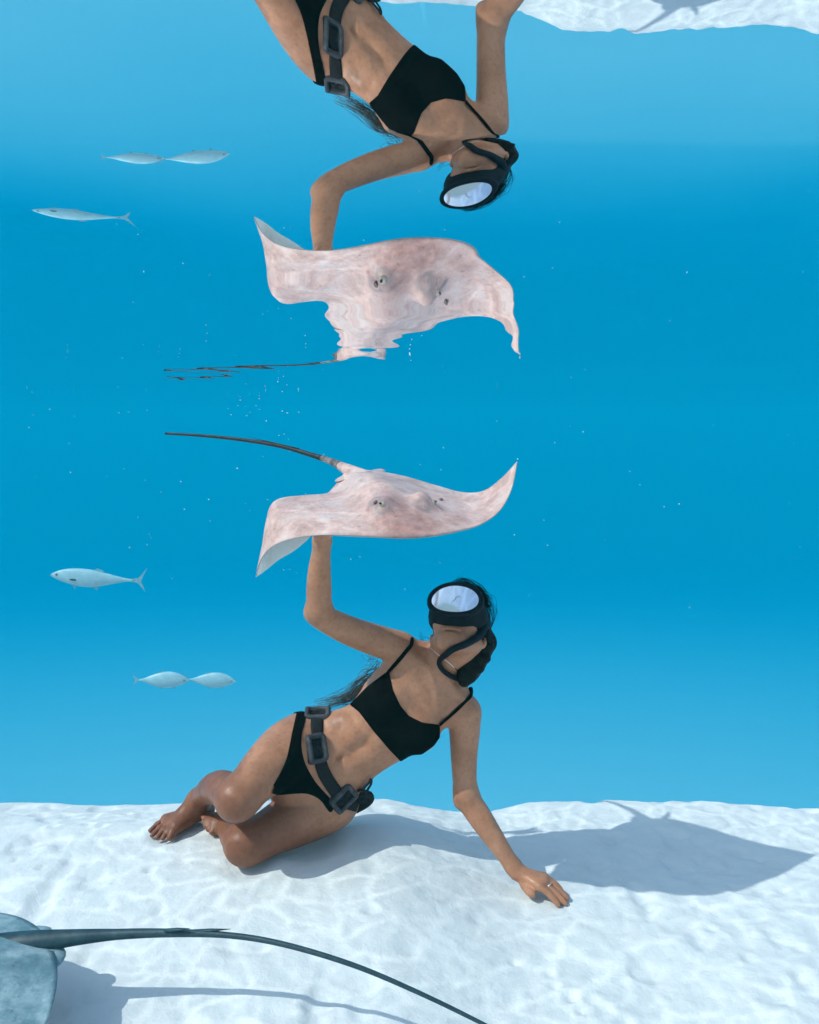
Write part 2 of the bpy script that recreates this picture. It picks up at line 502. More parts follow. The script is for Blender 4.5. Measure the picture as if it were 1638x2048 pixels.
xs = axis_coords(-HALF, HALF, -1.2, 1.2, 0.012)
ys = np.unique(np.concatenate([axis_coords(-HALF, 0.08, -0.2, 0.08, 0.02), np.geomspace(0.085, 3.2, 330), axis_coords(3.2, HALF, 3.2, 3.3, 0.04)]))
water = grid_mesh('water_surface', xs, ys, water_z, M_WATER)
tag(water, 'underside of the calm water surface mirroring the scene below', kind='structure')

# ---------------------------------------------------------------- the water itself
mh = bpy.data.materials.new('sea_water')
mh.use_nodes = True
hn, hl = mh.node_tree.nodes, mh.node_tree.links
hn.remove(hn['Principled BSDF'])
pv = hn.new('ShaderNodeVolumePrincipled')
pv.inputs['Color'].default_value = (0.001, 0.250, 0.250, 1)
pv.inputs['Absorption Color'].default_value = (0.0, 0.38, 0.70, 1)
pv.inputs['Density'].default_value = 0.012
pv.inputs['Anisotropy'].default_value = 0.0
hl.new(pv.outputs[0], hn['Material Output'].inputs['Volume'])
def box(name, lo, hi, mat):
    v = [(x, y, z) for x in (lo[0], hi[0]) for y in (lo[1], hi[1]) for z in (lo[2], hi[2])]
    f = [(0, 1, 3, 2), (4, 6, 7, 5), (0, 4, 5, 1), (2, 3, 7, 6), (0, 2, 6, 4), (1, 5, 7, 3)]
    return mesh_obj(name, v, f, mat, smooth=False)
haze = box('haze', (-HALF - 3, -HALF - 3, -345), (HALF + 3, HALF + 3, SURF_Z + 0.35), mh)
tag(haze, 'clear blue sea water fading into the distance', kind='stuff')

# ---------------------------------------------------------------- implicit body surface
class Prim:
    pass

def cone(a, b, ra, rb, k=0.02):
    p = Prim(); p.a, p.b, p.ra, p.rb, p.k = np.asarray(a, float), np.asarray(b, float), ra, rb, k
    r = max(ra, rb)
    p.lo = np.minimum(p.a, p.b) - r; p.hi = np.maximum(p.a, p.b) + r
    ab = p.b - p.a; L = float(ab @ ab) + 1e-12
    def d(x, y, z):
        qx, qy, qz = x - p.a[0], y - p.a[1], z - p.a[2]
        t = np.clip((qx * ab[0] + qy * ab[1] + qz * ab[2]) / L, 0, 1)
        return np.sqrt((qx - t * ab[0])**2 + (qy - t * ab[1])**2 + (qz - t * ab[2])**2) - (ra + (rb - ra) * t)
    p.d = d
    return p

def ell(c, axes, k=0.02, sub=False):
    """axes: list of (unit vector, radius)"""
    p = Prim(); c = np.asarray(c, float); p.k = k; p.sub = sub
    U = [unit(a) for a, _ in axes]; R = [r for _, r in axes]
    m = max(R)
    p.lo, p.hi = c - m, c + m
    def d(x, y, z):
        qx, qy, qz = x - c[0], y - c[1], z - c[2]
        k0 = 0; k1 = 0
        for u, r in zip(U, R):
            s = (qx * u[0] + qy * u[1] + qz * u[2]) / r
            k0 = k0 + s * s; k1 = k1 + (s / r)**2
        k0 = np.sqrt(k0); k1 = np.sqrt(k1) + 1e-9
        return k0 * (k0 - 1) / k1
    p.d = d
    return p

def loft(pts, lat, ab, n=16, k=0.02):
    """elliptical sweep: pts centre line, lat lateral vectors, ab (half width, half depth)"""
    pts = np.asarray(pts, float); lat = np.asarray(lat, float); ab = np.asarray(ab, float)
    pts, lat, ab = smooth_curve(pts, n), smooth_curve(lat, n), smooth_curve(ab, n)
    p = Prim(); p.k = k
    m = ab.max()
    p.lo, p.hi = pts.min(0) - m, pts.max(0) + m
    def d(x, y, z):
        out = None
        for i in range(n - 1):
            A, B = pts[i], pts[i + 1]
            v = B - A; L = float(v @ v); ax = v / math.sqrt(L)
            qx, qy, qz = x - A[0], y - A[1], z - A[2]
            t = np.clip((qx * v[0] + qy * v[1] + qz * v[2]) / L, 0, 1)
            qx, qy, qz = qx - t * v[0], qy - t * v[1], qz - t * v[2]
            la = unit(lat[i] - ax * (lat[i] @ ax)); nb = np.cross(ax, la)
            a = ab[i, 0] + (ab[i + 1, 0] - ab[i, 0]) * t
            b2 = ab[i, 1] + (ab[i + 1, 1] - ab[i, 1]) * t
            s1 = (qx * la[0] + qy * la[1] + qz * la[2]) / a
            s2 = (qx * nb[0] + qy * nb[1] + qz * nb[2]) / b2
            s3 = (qx * ax[0] + qy * ax[1] + qz * ax[2]) / b2
            k0 = np.sqrt(s1 * s1 + s2 * s2 + s3 * s3)
            k1 = np.sqrt((s1 / a)**2 + (s2 / b2)**2 + (s3 / b2)**2) + 1e-9
            dd = k0 * (k0 - 1) / k1
            out = dd if out is None else np.minimum(out, dd)
        return out
    p.d = d
    return p

def smin(a, b, k):
    h = np.maximum(k - np.abs(a - b), 0) / k
    return np.minimum(a, b) - h * h * k * 0.25

def field_eval(prims, lo, hi, h):
    lo, hi = np.asarray(lo, float), np.asarray(hi, float)
    n = np.ceil((hi - lo) / h).astype(int) + 1
    ax = [(lo[i] + h * np.arange(n[i])).astype(np.float32) for i in range(3)]
    D = np.full(tuple(n), 0.2, np.float32)
    for p in prims:
        pad = p.k + 3 * h + 0.006
        i0 = np.clip(np.floor((p.lo - pad - lo) / h).astype(int), 0, n)
        i1 = np.clip(np.ceil((p.hi + pad - lo) / h).astype(int) + 1, 0, n)
        if np.any(i1 - i0 < 1):
            continue
        x = ax[0][i0[0]:i1[0], None, None]; y = ax[1][None, i0[1]:i1[1], None]; z = ax[2][None, None, i0[2]:i1[2]]
        sl = tuple(slice(i0[q], i1[q]) for q in range(3))
        d = p.d(x, y, z).astype(np.float32)
        if getattr(p, 'sub', False):
            D[sl] = -smin(-D[sl], d, p.k)
        else:
            D[sl] = smin(D[sl], d, p.k)
    return D, lo, h

def surface_net(D, lo, h, smooth=2):
    nx, ny, nz = D.shape
    S = D < 0
    c = np.zeros((nx - 1, ny - 1, nz - 1), np.int8)
    for dx in (0, 1):
        for dy in (0, 1):
            for dz in (0, 1):
                c += S[dx:nx - 1 + dx, dy:ny - 1 + dy, dz:nz - 1 + dz]
    act = (c > 0) & (c < 8)
    I = np.argwhere(act)
    idx = np.full(act.shape, -1, np.int32)
    idx[act] = np.arange(len(I))
    corner = {}
    for dx in (0, 1):
        for dy in (0, 1):
            for dz in (0, 1):
                corner[(dx, dy, dz)] = D[I[:, 0] + dx, I[:, 1] + dy, I[:, 2] + dz]
    acc = np.zeros((len(I), 3)); cnt = np.zeros(len(I))
    keys = list(corner)
    for a in keys:
        for b in keys:
            df = np.subtract(b, a)
            if df.sum() == 1 and df.min() >= 0:
                va, vb = corner[a], corner[b]
                m = (va < 0) != (vb < 0)
                t = np.where(m, va / np.where(va == vb, 1, va - vb), 0)
                acc[m] += (np.array(a) + t[:, None] * df)[m]
                cnt[m] += 1
    V = (I + acc / cnt[:, None]) * h + lo
    F = []
    for axn in range(3):
        o1, o2 = [(1, 2), (2, 0), (0, 1)][axn]
        sl0 = [slice(1, None)] * 3; sl1 = [slice(1, None)] * 3
        sl0[axn] = slice(0, -1)
        s0 = S[tuple(slice(0, S.shape[q] - 1) if q == axn else slice(1, S.shape[q] - 1) for q in range(3))]
        s1 = S[tuple(slice(1, S.shape[q]) if q == axn else slice(1, S.shape[q] - 1) for q in range(3))]
        E = np.argwhere(s0 != s1)
        if len(E) == 0:
            continue
        flip = s0[tuple(E.T)]
        base = E.copy()
        q = [base.copy() for _ in range(4)]     # cells around the edge
        q[1][:, o1] += 1
        q[2][:, o1] += 1; q[2][:, o2] += 1
        q[3][:, o2] += 1
        ids = np.stack([idx[tuple(k.T)] for k in q], 1)
        ids[~flip] = ids[~flip][:, ::-1]
        F.append(ids)
    F = np.concatenate(F)
    F = F[(F >= 0).all(1)]
    e = np.concatenate([F[:, [0, 1]], F[:, [1, 2]], F[:, [2, 3]], F[:, [3, 0]]])
    for _ in range(smooth):
        s = np.zeros_like(V); k = np.zeros(len(V))
        np.add.at(s, e[:, 0], V[e[:, 1]]); np.add.at(k, e[:, 0], 1)
        V = V * 0.45 + 0.55 * s / np.maximum(k, 1)[:, None]
    return V, F

def mesh_np(name, V, F, mat, parent=None):
    me = bpy.data.meshes.new(name)
    me.vertices.add(len(V)); me.vertices.foreach_set('co', V.astype(np.float32).ravel())
    me.loops.add(F.size); me.loops.foreach_set('vertex_index', F.astype(np.int32).ravel())
    me.polygons.add(len(F)); me.polygons.foreach_set('loop_start', np.arange(0, F.size, 4, dtype=np.int32))
    me.polygons.foreach_set('use_smooth', np.ones(len(F), bool))
    me.update(calc_edges=True)
    me.validate()
    me.materials.append(mat)
    o = bpy.data.objects.new(name, me)
    COL.objects.link(o)
    if parent is not None:
        o.parent = parent
        o.matrix_parent_inverse = Matrix.Translation(parent.location).inverted()
    return o

# ---------------------------------------------------------------- the woman
B = []                                    # primitives of the body
def L(px, py):                            # lateral (towards her right) from an image direction
    return unit([px, 0.0, -py])

# torso, crotch to neck
tor = [ # px, py, Y, half width, half depth, lateral px
    (585, 1566, 2.590, 0.095, 0.078, (-47, -95)),
    (622, 1545, 2.625, 0.150, 0.098, (-47, -95)),
    (655, 1524, 2.635, 0.146, 0.092, (-50, -90)),
    (690, 1498, 2.630, 0.128, 0.080, (-53, -85)),
    (728, 1478, 2.625, 0.115, 0.078, (-55, -80)),
    (762, 1455, 2.620, 0.118, 0.083, (-60, -76)),
    (800, 1418, 2.620, 0.134, 0.090, (-68, -68)),
    (832, 1386, 2.630, 0.136, 0.082, (-70, -66)),
    (858, 1358, 2.645, 0.112, 0.060, (-70, -64)),
    (878, 1335, 2.650, 0.060, 0.050, (-70, -64)),
]
B.append(loft([P(*t[:3]) for t in tor], [L(*t[5]) for t in tor], [t[3:5] for t in tor], 18, 0.03))
SPINE = unit(P(815, 1402, 2.62) - P(690, 1505, 2.63))
LATR = unit(P(735, 1335, 2.62) - P(880, 1475, 2.62))
FRONT = np.cross(SPINE, LATR)
if FRONT[1] > 0: FRONT = -FRONT
# breasts
for px, py in ((772, 1402), (838, 1462)):
    B.append(ell(P(px, py, 2.560), [(LATR, 0.062), (SPINE, 0.060), (FRONT, 0.052)], 0.045))
# abdomen relief
B.append(ell(P(678, 1518, 2.552), [(SPINE, 0.012), (LATR, 0.006), (FRONT, 0.016)], 0.012, sub=True))
B.append(ell(P(716, 1496, 2.534), [(SPINE, 0.07), (LATR, 0.010), (FRONT, 0.010)], 0.03, sub=True))
for px, py in ((708, 1470), (735, 1510), (728, 1452), (757, 1495)):        # belly muscles, lower ribs
    B.append(ell(P(px, py, 2.562), [(SPINE, 0.034), (LATR, 0.026), (FRONT, 0.020)], 0.025))
B.append(cone(P(748, 1466, 2.556), P(706, 1424, 2.60), 0.016, 0.012, 0.03))
B.append(cone(P(760, 1482, 2.556), P(786, 1504, 2.575), 0.016, 0.012, 0.03))
# shoulders, clavicles, trapezius
RS, LS = P(800, 1296, 2.63), P(928, 1424, 2.63)
for s in (RS, LS):
    B.append(cone(P(872, 1338, 2.64), s, 0.042, 0.044, 0.05))
    B.append(cone(P(890, 1308, 2.655), s * 0.5 + P(880, 1330, 2.66) * 0.5, 0.036, 0.032, 0.04))
B.append(cone(P(868, 1342, 2.582), P(812, 1306, 2.588), 0.010, 0.009, 0.015))
B.append(cone(P(884, 1352, 2.582), P(924, 1398, 2.588), 0.010, 0.009, 0.015))
B.append(ell(P(815, 1330, 2.615), [(LATR, 0.05), (SPINE, 0.045), (FRONT, 0.045)], 0.04))
B.append(ell(P(890, 1405, 2.615), [(LATR, 0.05), (SPINE, 0.045), (FRONT, 0.045)], 0.04))

def chain(pts, k=0.02, n=None):
    pts = np.array([list(P(*p[:3])) + [p[3]] for p in pts])
    q = smooth_curve(pts, n or (len(pts) * 4 - 3))
    for i in range(len(q) - 1):
        B.append(cone(q[i, :3], q[i + 1, :3], q[i, 3], q[i + 1, 3], k if i in (0, len(q) - 2) else 0.005))

# raised right arm
chain([(800, 1296, 2.63, 0.049), (750, 1280, 2.60, 0.046), (700, 1262, 2.56, 0.042), (655, 1240, 2.53, 0.037), (634, 1224, 2.515, 0.033)], 0.018)
B.append(cone(P(624, 1226, 2.525), P(640, 1215, 2.515), 0.020, 0.030, 0.02))
chain([(638, 1216, 2.512, 0.034), (638, 1180, 2.50, 0.035), (639, 1140, 2.49, 0.031), (643, 1100, 2.475, 0.025), (645, 1072, 2.46, 0.023)], 0.02)
# supporting left arm
chain([(928, 1424, 2.63, 0.053), (929, 1465, 2.628, 0.046), (928, 1510, 2.62, 0.040), (929, 1555, 2.605, 0.036), (932, 1592, 2.595, 0.034)], 0.018)
chain([(934, 1596, 2.593, 0.035), (957, 1630, 2.575, 0.036), (985, 1672, 2.55, 0.031), (1012, 1712, 2.53, 0.025), (1033, 1742, 2.515, 0.022)], 0.02)
B.append(cone(P(920, 1606, 2.60), P(936, 1596, 2.595), 0.016, 0.028, 0.02))
# upper leg (right)
chain([(602, 1492, 2.625, 0.100), (570, 1508, 2.56, 0.089), (532, 1540, 2.48, 0.074), (498, 1574, 2.42, 0.060), (474, 1598, 2.39, 0.054)], 0.03)
B.append(ell(P(472, 1606, 2.375), [((1, 0, 0), 0.046), ((0, 1, 0), 0.044), ((0, 0, 1), 0.048)], 0.03))
chain([(466, 1596, 2.41, 0.050), (448, 1578, 2.49, 0.052), (428, 1577, 2.57, 0.045), (410, 1587, 2.66, 0.034), (398, 1598, 2.72, 0.029)], 0.02)
# lower leg (left)
chain([(650, 1598, 2.64, 0.102), (615, 1622, 2.60, 0.090), (570, 1648, 2.55, 0.076), (525, 1672, 2.50, 0.063), (492, 1688, 2.475, 0.056)], 0.03)
B.append(ell(P(486, 1692, 2.462), [((1, 0, 0), 0.048), ((0, 1, 0), 0.044), ((0, 0, 1), 0.050)], 0.03))
chain([(480, 1682, 2.50, 0.050), (474, 1672, 2.58, 0.050), (464, 1660, 2.63, 0.042), (452, 1652, 2.67, 0.032), (446, 1648, 2.69, 0.029)], 0.02)
# buttocks
B.append(ell(P(650, 1585, 2.70), [((1, 0, 0), 0.11), ((0, 1, 0), 0.09), ((0, 0, 1), 0.10)], 0.05))
B.append(ell(P(615, 1495, 2.70), [((1, 0, 0), 0.10), ((0, 1, 0), 0.085), ((0, 0, 1), 0.09)], 0.05))

# feet
def foot(ankle, heel, ball_in, ball_out, toes, r=0.024):
    B.append(cone(ankle, heel, 0.030, 0.026, 0.02))
    B.append(cone(heel, ball_in, 0.024, 0.021, 0.022))
    B.append(cone(heel, ball_out, 0.022, 0.017, 0.022))
    B.append(cone(ankle, (ball_in + ball_out) / 2, 0.029, 0.018, 0.03))
    n = len(toes)
    for i, (tp, rr) in enumerate(toes):
        b0 = ball_in + (ball_out - ball_in) * i / (n - 1)
        mid = b0 * 0.45 + tp * 0.55 + np.array([0, 0, 0.004])
        B.append(cone(b0, mid, rr * 1.15, rr, 0.008))
        B.append(cone(mid, tp, rr, rr * 0.9, 0.006))
foot(P(398, 1600, 2.725), P(410, 1620, 2.765), P(352, 1655, 2.640), P(332, 1638, 2.715),
     [(P(340, 1675, 2.605), 0.0125), (P(326, 1676, 2.612), 0.0095), (P(314, 1675, 2.625), 0.009), (P(304, 1671, 2.64), 0.0085), (P(300, 1661, 2.665), 0.008)])
foot(P(446, 1648, 2.69), P(458, 1640, 2.74), P(432, 1655, 2.665), P(420, 1638, 2.70),
     [(P(424, 1664, 2.64), 0.011), (P(416, 1659, 2.65), 0.009), (P(410, 1652, 2.66), 0.0085), (P(406, 1644, 2.67), 0.008), (P(405, 1635, 2.685), 0.0075)])

# hands
def finger(pts, r0, r1, k=0.005):
    q = smooth_curve(np.asarray(pts), 3 * len(pts) - 2)
    rr = np.linspace(r0, r1, len(q))
    for i in range(len(q) - 1):
        B.append(cone(q[i], q[i + 1], rr[i], rr[i + 1], k))

def hand(wrist, knuckles, tips, thumb, bend, rs=(0.0088, 0.0092, 0.009, 0.0078)):
    """knuckles: four points index..little, tips: four points, thumb: three points, bend: lift of the middle joints"""
    for kx in knuckles:
        B.append(cone(wrist, kx, 0.017, 0.0125, 0.014))
    for i in range(3):
        B.append(cone(knuckles[i], knuckles[i + 1], 0.011, 0.011, 0.012))
    for kx, tp, r in zip(knuckles, tips, rs):
        d = tp - kx
        finger([kx, kx + d * 0.45 + bend, kx + d * 0.75 + bend * 0.8, tp], r * 1.08, r * 0.82)
    finger(thumb, 0.0115, 0.0088, 0.010)

hand(P(1036, 1745, 2.512),
     [P(1080, 1774, 2.452), P(1087, 1768, 2.468), P(1090, 1761, 2.486), P(1088, 1754, 2.505)],
     [P(1117, 1810, 2.418), P(1131, 1808, 2.428), P(1135, 1797, 2.448), P(1122, 1779, 2.470)],
     [P(1044, 1760, 2.500), P(1054, 1778, 2.468), P(1066, 1790, 2.440)], np.array([0.0, 0.0, 0.005]))
hand(P(645, 1068, 2.458),
     [P(672, 1050, 2.40), P(662, 1048, 2.388), P(649, 1048, 2.384), P(637, 1050, 2.388)],
     [P(716, 1056, 2.345), P(700, 1058, 2.315), P(672, 1060, 2.30), P(640, 1060, 2.315)],
     [P(662, 1062, 2.44), P(684, 1056, 2.425), P(702, 1053, 2.41)], np.array([0.0, 0.0, 0.004]))

# head
HF, HS, HU = unit([-0.17, -0.61, 0.77]), None, None
HS = unit(np.array([0.95, -0.27, -0.02]) - HF * np.dot(HF, [0.95, -0.27, -0.02]))
HU = unit(np.cross(HF, HS))
HC = P(919, 1257, 2.61)
def H(s, f, u):
    return HC + HS * s + HF * f + HU * u
B.append(ell(H(0, -0.012, 0.022), [(HS, 0.076), (HF, 0.096), (HU, 0.092)], 0.03))
B.append(ell(H(0, 0.028, -0.030), [(HS, 0.060), (HF, 0.058), (HU, 0.080)], 0.035))
B.append(cone(H(-0.022, 0.060, -0.090), H(0.022, 0.060, -0.090), 0.020, 0.020, 0.03))       # chin
B.append(cone(H(0.058, -0.008, -0.056), H(0.020, 0.055, -0.090), 0.017, 0.016, 0.03))       # jaw
B.append(cone(H(-0.058, -0.008, -0.056), H(-0.020, 0.055, -0.090), 0.017, 0.016, 0.03))
for s in (-1, 1):
    B.append(ell(H(s * 0.040, 0.058, -0.030), [(HS, 0.024), (HF, 0.020), (HU, 0.024)], 0.025))   # cheeks
B.append(cone(H(0, 0.080, 0.014), H(0, 0.094, -0.022), 0.009, 0.012, 0.015))                 # nose
B.append(cone(H(-0.019, 0.079, -0.064), H(0.019, 0.079, -0.064), 0.0085, 0.0085, 0.006))     # upper lip
B.append(cone(H(-0.016, 0.077, -0.0765), H(0.016, 0.077, -0.0765), 0.0085, 0.0085, 0.006))     # lower lip
q = ell(H(0, 0.090, -0.0705), [(HS, 0.030), (HF, 0.016), (HU, 0.003)], 0.003, sub=True); B.append(q)
for s in (-1, 1):
    B.append(ell(H(s * 0.030, 0.080, 0.012), [(HS, 0.016), (HF, 0.014), (HU, 0.010)], 0.02, sub=True))   # eye sockets
    B.append(ell(H(s * 0.030, 0.066, 0.012), [(HS, 0.012), (HF, 0.012), (HU, 0.012)], 0.004))            # eyes
    B.append(ell(H(s * 0.079, -0.022, -0.018), [(unit(HS * s - HF * 0.5), 0.008), (HF + HS * s * 0.5, 0.019), (HU, 0.031)], 0.008))  # ears
    B.append(ell(H(s * 0.086, -0.016, -0.014), [(HS, 0.005), (HF, 0.010), (HU, 0.016)], 0.006, sub=True))
# neck
B.append(cone(H(0, -0.028, -0.055), P(882, 1332, 2.645), 0.050, 0.050, 0.035))
B.append(cone(H(0.03, -0.01, -0.07), P(880, 1342, 2.60), 0.012, 0.010, 0.02))

lo = np.min([p.lo for p in B], 0) - 0.02
hi = np.max([p.hi for p in B], 0) + 0.02
D, glo, gh = field_eval(B, lo, hi, 0.0036)
V, F = surface_net(D, glo, gh, 2)

person = empty('person', tuple(P(640, 1650, 2.62)))
tag(person, 'person in black bikini and diving mask sitting on the white sand, one arm raised', 'person')
body = mesh_np('body', V, F, M_SKIN, person)
leg_tone_v = sstep(0.02, 0.16, -((V - P(640, 1540, 2.6)) @ SPINE))  # skin colour gets darker from the hips towards the legs
at = body.data.attributes.new('tan', 'FLOAT', 'POINT'); at.data.foreach_set('value', leg_tone_v.astype(np.float32))
BV = BVHTree.FromPolygons([Vector(v) for v in V], [tuple(int(i) for i in f) for f in F])
del D

def surf(px, py, off=0.0, back=False):
    """point on the body's surface in the line of a pixel (front or back side)"""
    d = Vector(pdir(px, py)).normalized()
    if not back:
        h = BV.ray_cast(Vector((0, 0, 0)), d)
    else:
        h = BV.ray_cast(d * 6.0, -d)
    if h[0] is None:
        q = Vector(P(px, py, 2.62)); h = BV.find_nearest(q)
    nrm = h[1].normalized()
    return np.array(h[0] + nrm * off), np.array(nrm)

# ------------------------------------------------ bikini from the body's own field
def polygon_sd(px, py, poly):
    """signed distance (pixels) to a polygon, negative inside"""
    poly = np.asarray(poly, float)
    d = np.full(px.shape, 1e9); inside = np.zeros(px.shape, bool)
    n = len(poly)
    for i in range(n):
        a, b = poly[i], poly[(i + 1) % n]
        e = b - a
        wx, wy = px - a[0], py - a[1]
        t = np.clip((wx * e[0] + wy * e[1]) / (e @ e), 0, 1)
        d = np.minimum(d, (wx - e[0] * t)**2 + (wy - e[1] * t)**2)
        c = ((a[1] <= py) != (b[1] <= py)) & (px < a[0] + (py - a[1]) * e[0] / (e[1] if e[1] else 1e-9))
        inside ^= c
    d = np.sqrt(d)
    return np.where(inside, -d, d)

def project(x, y, z):
    """photograph pixel of a point"""
    depth = y * CP - z * SP
    up = y * SP + z * CP
    return 819 + FPX * x / depth, 1024 - FPX * up / depth

def rounded(poly, n=120):
    q = np.array(list(poly[-2:]) + list(poly) + list(poly[:2]), float)
    c = smooth_curve(q, n)
    k = n * 2 // (len(q) - 1)
    return c[k:n - k]

def cloth(name, lo, hi, h, front_poly, back_poly, ymid, off, mat, parent):
    D, glo, gh = field_eval(B, lo, hi, h)
    n = D.shape
    x = (glo[0] + h * np.arange(n[0]))[:, None, None]
    y = (glo[1] + h * np.arange(n[1]))[None, :, None]
    z = (glo[2] + h * np.arange(n[2]))[None, None, :]
    band = np.abs(D) < 0.02
    X, Y, Z = np.broadcast_to(x, n)[band], np.broadcast_to(y, n)[band], np.broadcast_to(z, n)[band]
    px, py = project(X, Y, Z)
    sf = polygon_sd(px, py, front_poly) * Y / FPX
    sb = polygon_sd(px, py, back_poly) * Y / FPX
    w = sstep(ymid - 0.01, ymid + 0.01, Y)
    reg = sf * (1 - w) + sb * w
    R = np.full(n, 0.05, np.float32)
    d = D[band]
    R[band] = np.maximum(np.maximum(d - off, -(d + 0.006)), reg)
    V, F = surface_net(R, glo, gh, 2)
    return mesh_np(name, V, F, mat, parent)

def bounds(pts, pad):
    pts = np.array(pts)
    return pts.min(0) - pad, pts.max(0) + pad

front = [(699, 1409), (735, 1372), (774, 1343), (778, 1344), (786, 1380), (800, 1410), (818, 1432), (845, 1445), (877, 1449), (880, 1451), (880, 1475), (868, 1492), (840, 1512), (804, 1526), (778, 1499), (745, 1460), (718, 1424)]
backp = [(690, 1400), (740, 1352), (890, 1480), (804, 1526), (745, 1460)]
lo, hi = bounds([P(690, 1320, 2.45), P(900, 1540, 2.45), P(690, 1320, 2.75), P(900, 1540, 2.75)], 0.02)
bikini_top = cloth('bikini_top', lo, hi, 0.0030, front, backp, 2.66, 0.0045, M_BLACK, person)
front = [(594, 1420), (612, 1428), (604, 1470), (604, 1500), (612, 1530), (632, 1565), (656, 1592), (668, 1610), (660, 1625), (640, 1600), (615, 1588), (585, 1588), (556, 1590), (540, 1582), (552, 1562), (572, 1520), (584, 1465)]
front = rounded(front)
backp = [(590, 1415), (612, 1425), (640, 1500), (700, 1620), (680, 1660), (600, 1600), (560, 1560), (575, 1470)]
lo, hi = bounds([P(530, 1400, 2.42), P(710, 1680, 2.42), P(530, 1400, 2.82), P(710, 1680, 2.82)], 0.02)
bikini_bottom = cloth('bikini_bottom', lo, hi, 0.0033, front, backp, 2.66, 0.0045, M_BLACK, person)

def surf_path(px_pts, n, off, back=False):
    q = smooth_curve(np.array(px_pts, float), n)
    pn = [surf(a, b, off, back) for a, b in q]
    p = np.array([k[0] for k in pn]); nn = np.array([k[1] for k in pn])
    for _ in range(3):
        p[1:-1] = 0.5 * p[1:-1] + 0.25 * (p[:-2] + p[2:]); nn[1:-1] = 0.5 * nn[1:-1] + 0.25 * (nn[:-2] + nn[2:])
    return p, nn

mb = MB()
for path in ([(776, 1346), (800, 1318), (822, 1290)], [(878, 1450), (912, 1420), (941, 1391)]):
    p, nn = surf_path(path, 16, 0.003)
    top = p[-1] + np.array([0, 0.035, 0.012])
    bp_, bn = surf_path([(path[-1][0] - 8, path[-1][1] + 8), (path[1][0], path[1][1] + 12), (path[0][0], path[0][1] + 12)], 10, 0.003, True)
    allp = smooth_curve(np.vstack([p[::3], [top], bp_[::3]]), 40)
    alln = np.vstack([nn[::3], [[0, 0.0, 1]], bn[::3]]); alln = smooth_curve(alln, 40)
    mb.tube(allp, 0.0058, 8, 0.42, up=alln)
straps = mb.build('shoulder_strap', M_BLACK, bikini_top)

# necklace
p, nn = surf_path([(858, 1293), (880, 1310), (900, 1326), (914, 1340)], 24, 0.002)
mb = MB(); mb.tube(p, 0.0013, 6)
necklace = mb.build('necklace', M_SILVER, person)
# ring on the resting hand
c = P(1098, 1776, 2.462); t = unit(P(1131, 1808, 2.428) - P(1087, 1768, 2.468))
a1 = unit(np.cross(t, [0, 0, 1])); a2 = np.cross(t, a1)
mb = MB(); mb.tube([c + 0.0108 * (math.cos(a) * a1 + math.sin(a) * a2) + np.array([0, 0, 0.006]) for a in np.linspace(0, 2 * math.pi, 24, endpoint=False)], 0.0018, 6, closed=True)
ring = mb.build('ring', M_SILVER, person)

# ------------------------------------------------ hair
mb_cap = [ell(H(0, -0.020, 0.026), [(HS, 0.088), (HF, 0.104), (HU, 0.106)], 0.02),
          ell(H(0, 0.155, -0.10), [(HS, 0.115), (HF, 0.125), (HU, 0.16)], 0.02, sub=True),
          ]
br = [(968, 1285, 2.655, 0.040), (958, 1305, 2.635, 0.032), (950, 1324, 2.615, 0.030), (943, 1340, 2.60, 0.024), (932, 1352, 2.59, 0.025), (928, 1364, 2.585, 0.013)]
for i in range(len(br) - 1):
    mb_cap.append(cone(P(*br[i][:3]), P(*br[i + 1][:3]), br[i][3], br[i + 1][3], 0.02))
for i, (x, y, Y, r) in enumerate([(972, 1292, 2.60, 0.026), (950, 1302, 2.595, 0.024), (966, 1316, 2.585, 0.024), (938, 1326, 2.585, 0.024), (955, 1336, 2.575, 0.022), (930, 1346, 2.575, 0.022), (940, 1357, 2.57, 0.017), (927, 1366, 2.57, 0.012)]):
    mb_cap.append(ell(P(x, y, Y), [((1, 0, 0), r), ((0, 1, 0), r), ((0, 0, 1), r * 0.8)], 0.012))
lo = np.min([p.lo for p in mb_cap if not getattr(p, 'sub', 0)], 0) - 0.02; hi = np.max([p.hi for p in mb_cap if not getattr(p, 'sub', 0)], 0) + 0.02
D, glo, gh = field_eval(mb_cap, lo, hi, 0.003)
V, F = surface_net(D, glo, gh, 2)
hair = mesh_np('hair', V, F, M_HAIR, person)
mb = MB()
# wisps over the crown
for i in range(70):
    s0 = random.uniform(-0.05, 0.05)
    a0 = H(s0, 0.01 + random.uniform(-0.03, 0.03), 0.118)
    a1 = a0 + HU * random.uniform(0.005, 0.022) + HS * random.uniform(0.0, 0.04) - HF * 0.02
    a2 = H(s0 + random.uniform(0.03, 0.06), -0.05, 0.10) + HU * random.uniform(-0.01, 0.015)
    a3 = H(0.075, -0.07, random.uniform(0.0, 0.06))
    mb.tube(smooth_curve([a0, a1, a2, a3], 12), np.linspace(0.0008, 0.0004, 12), 3)
for i in range(60):      # a loose arc above the mask
    y0 = random.gauss(0, 5)
    pts = [P(890 + random.uniform(-8, 25), 1176 + y0 * 0.4, 2.60), P(925 + random.uniform(-8, 8), 1164 + y0 + random.uniform(-3, 3), 2.61), P(957 + random.uniform(-6, 6), 1178 + y0, 2.62), P(980 + random.uniform(-6, 4), 1215 + y0 * 2, 2.63)]
    mb.tube(smooth_curve(pts, 14), np.linspace(0.0004, 0.0008, 14), 3)
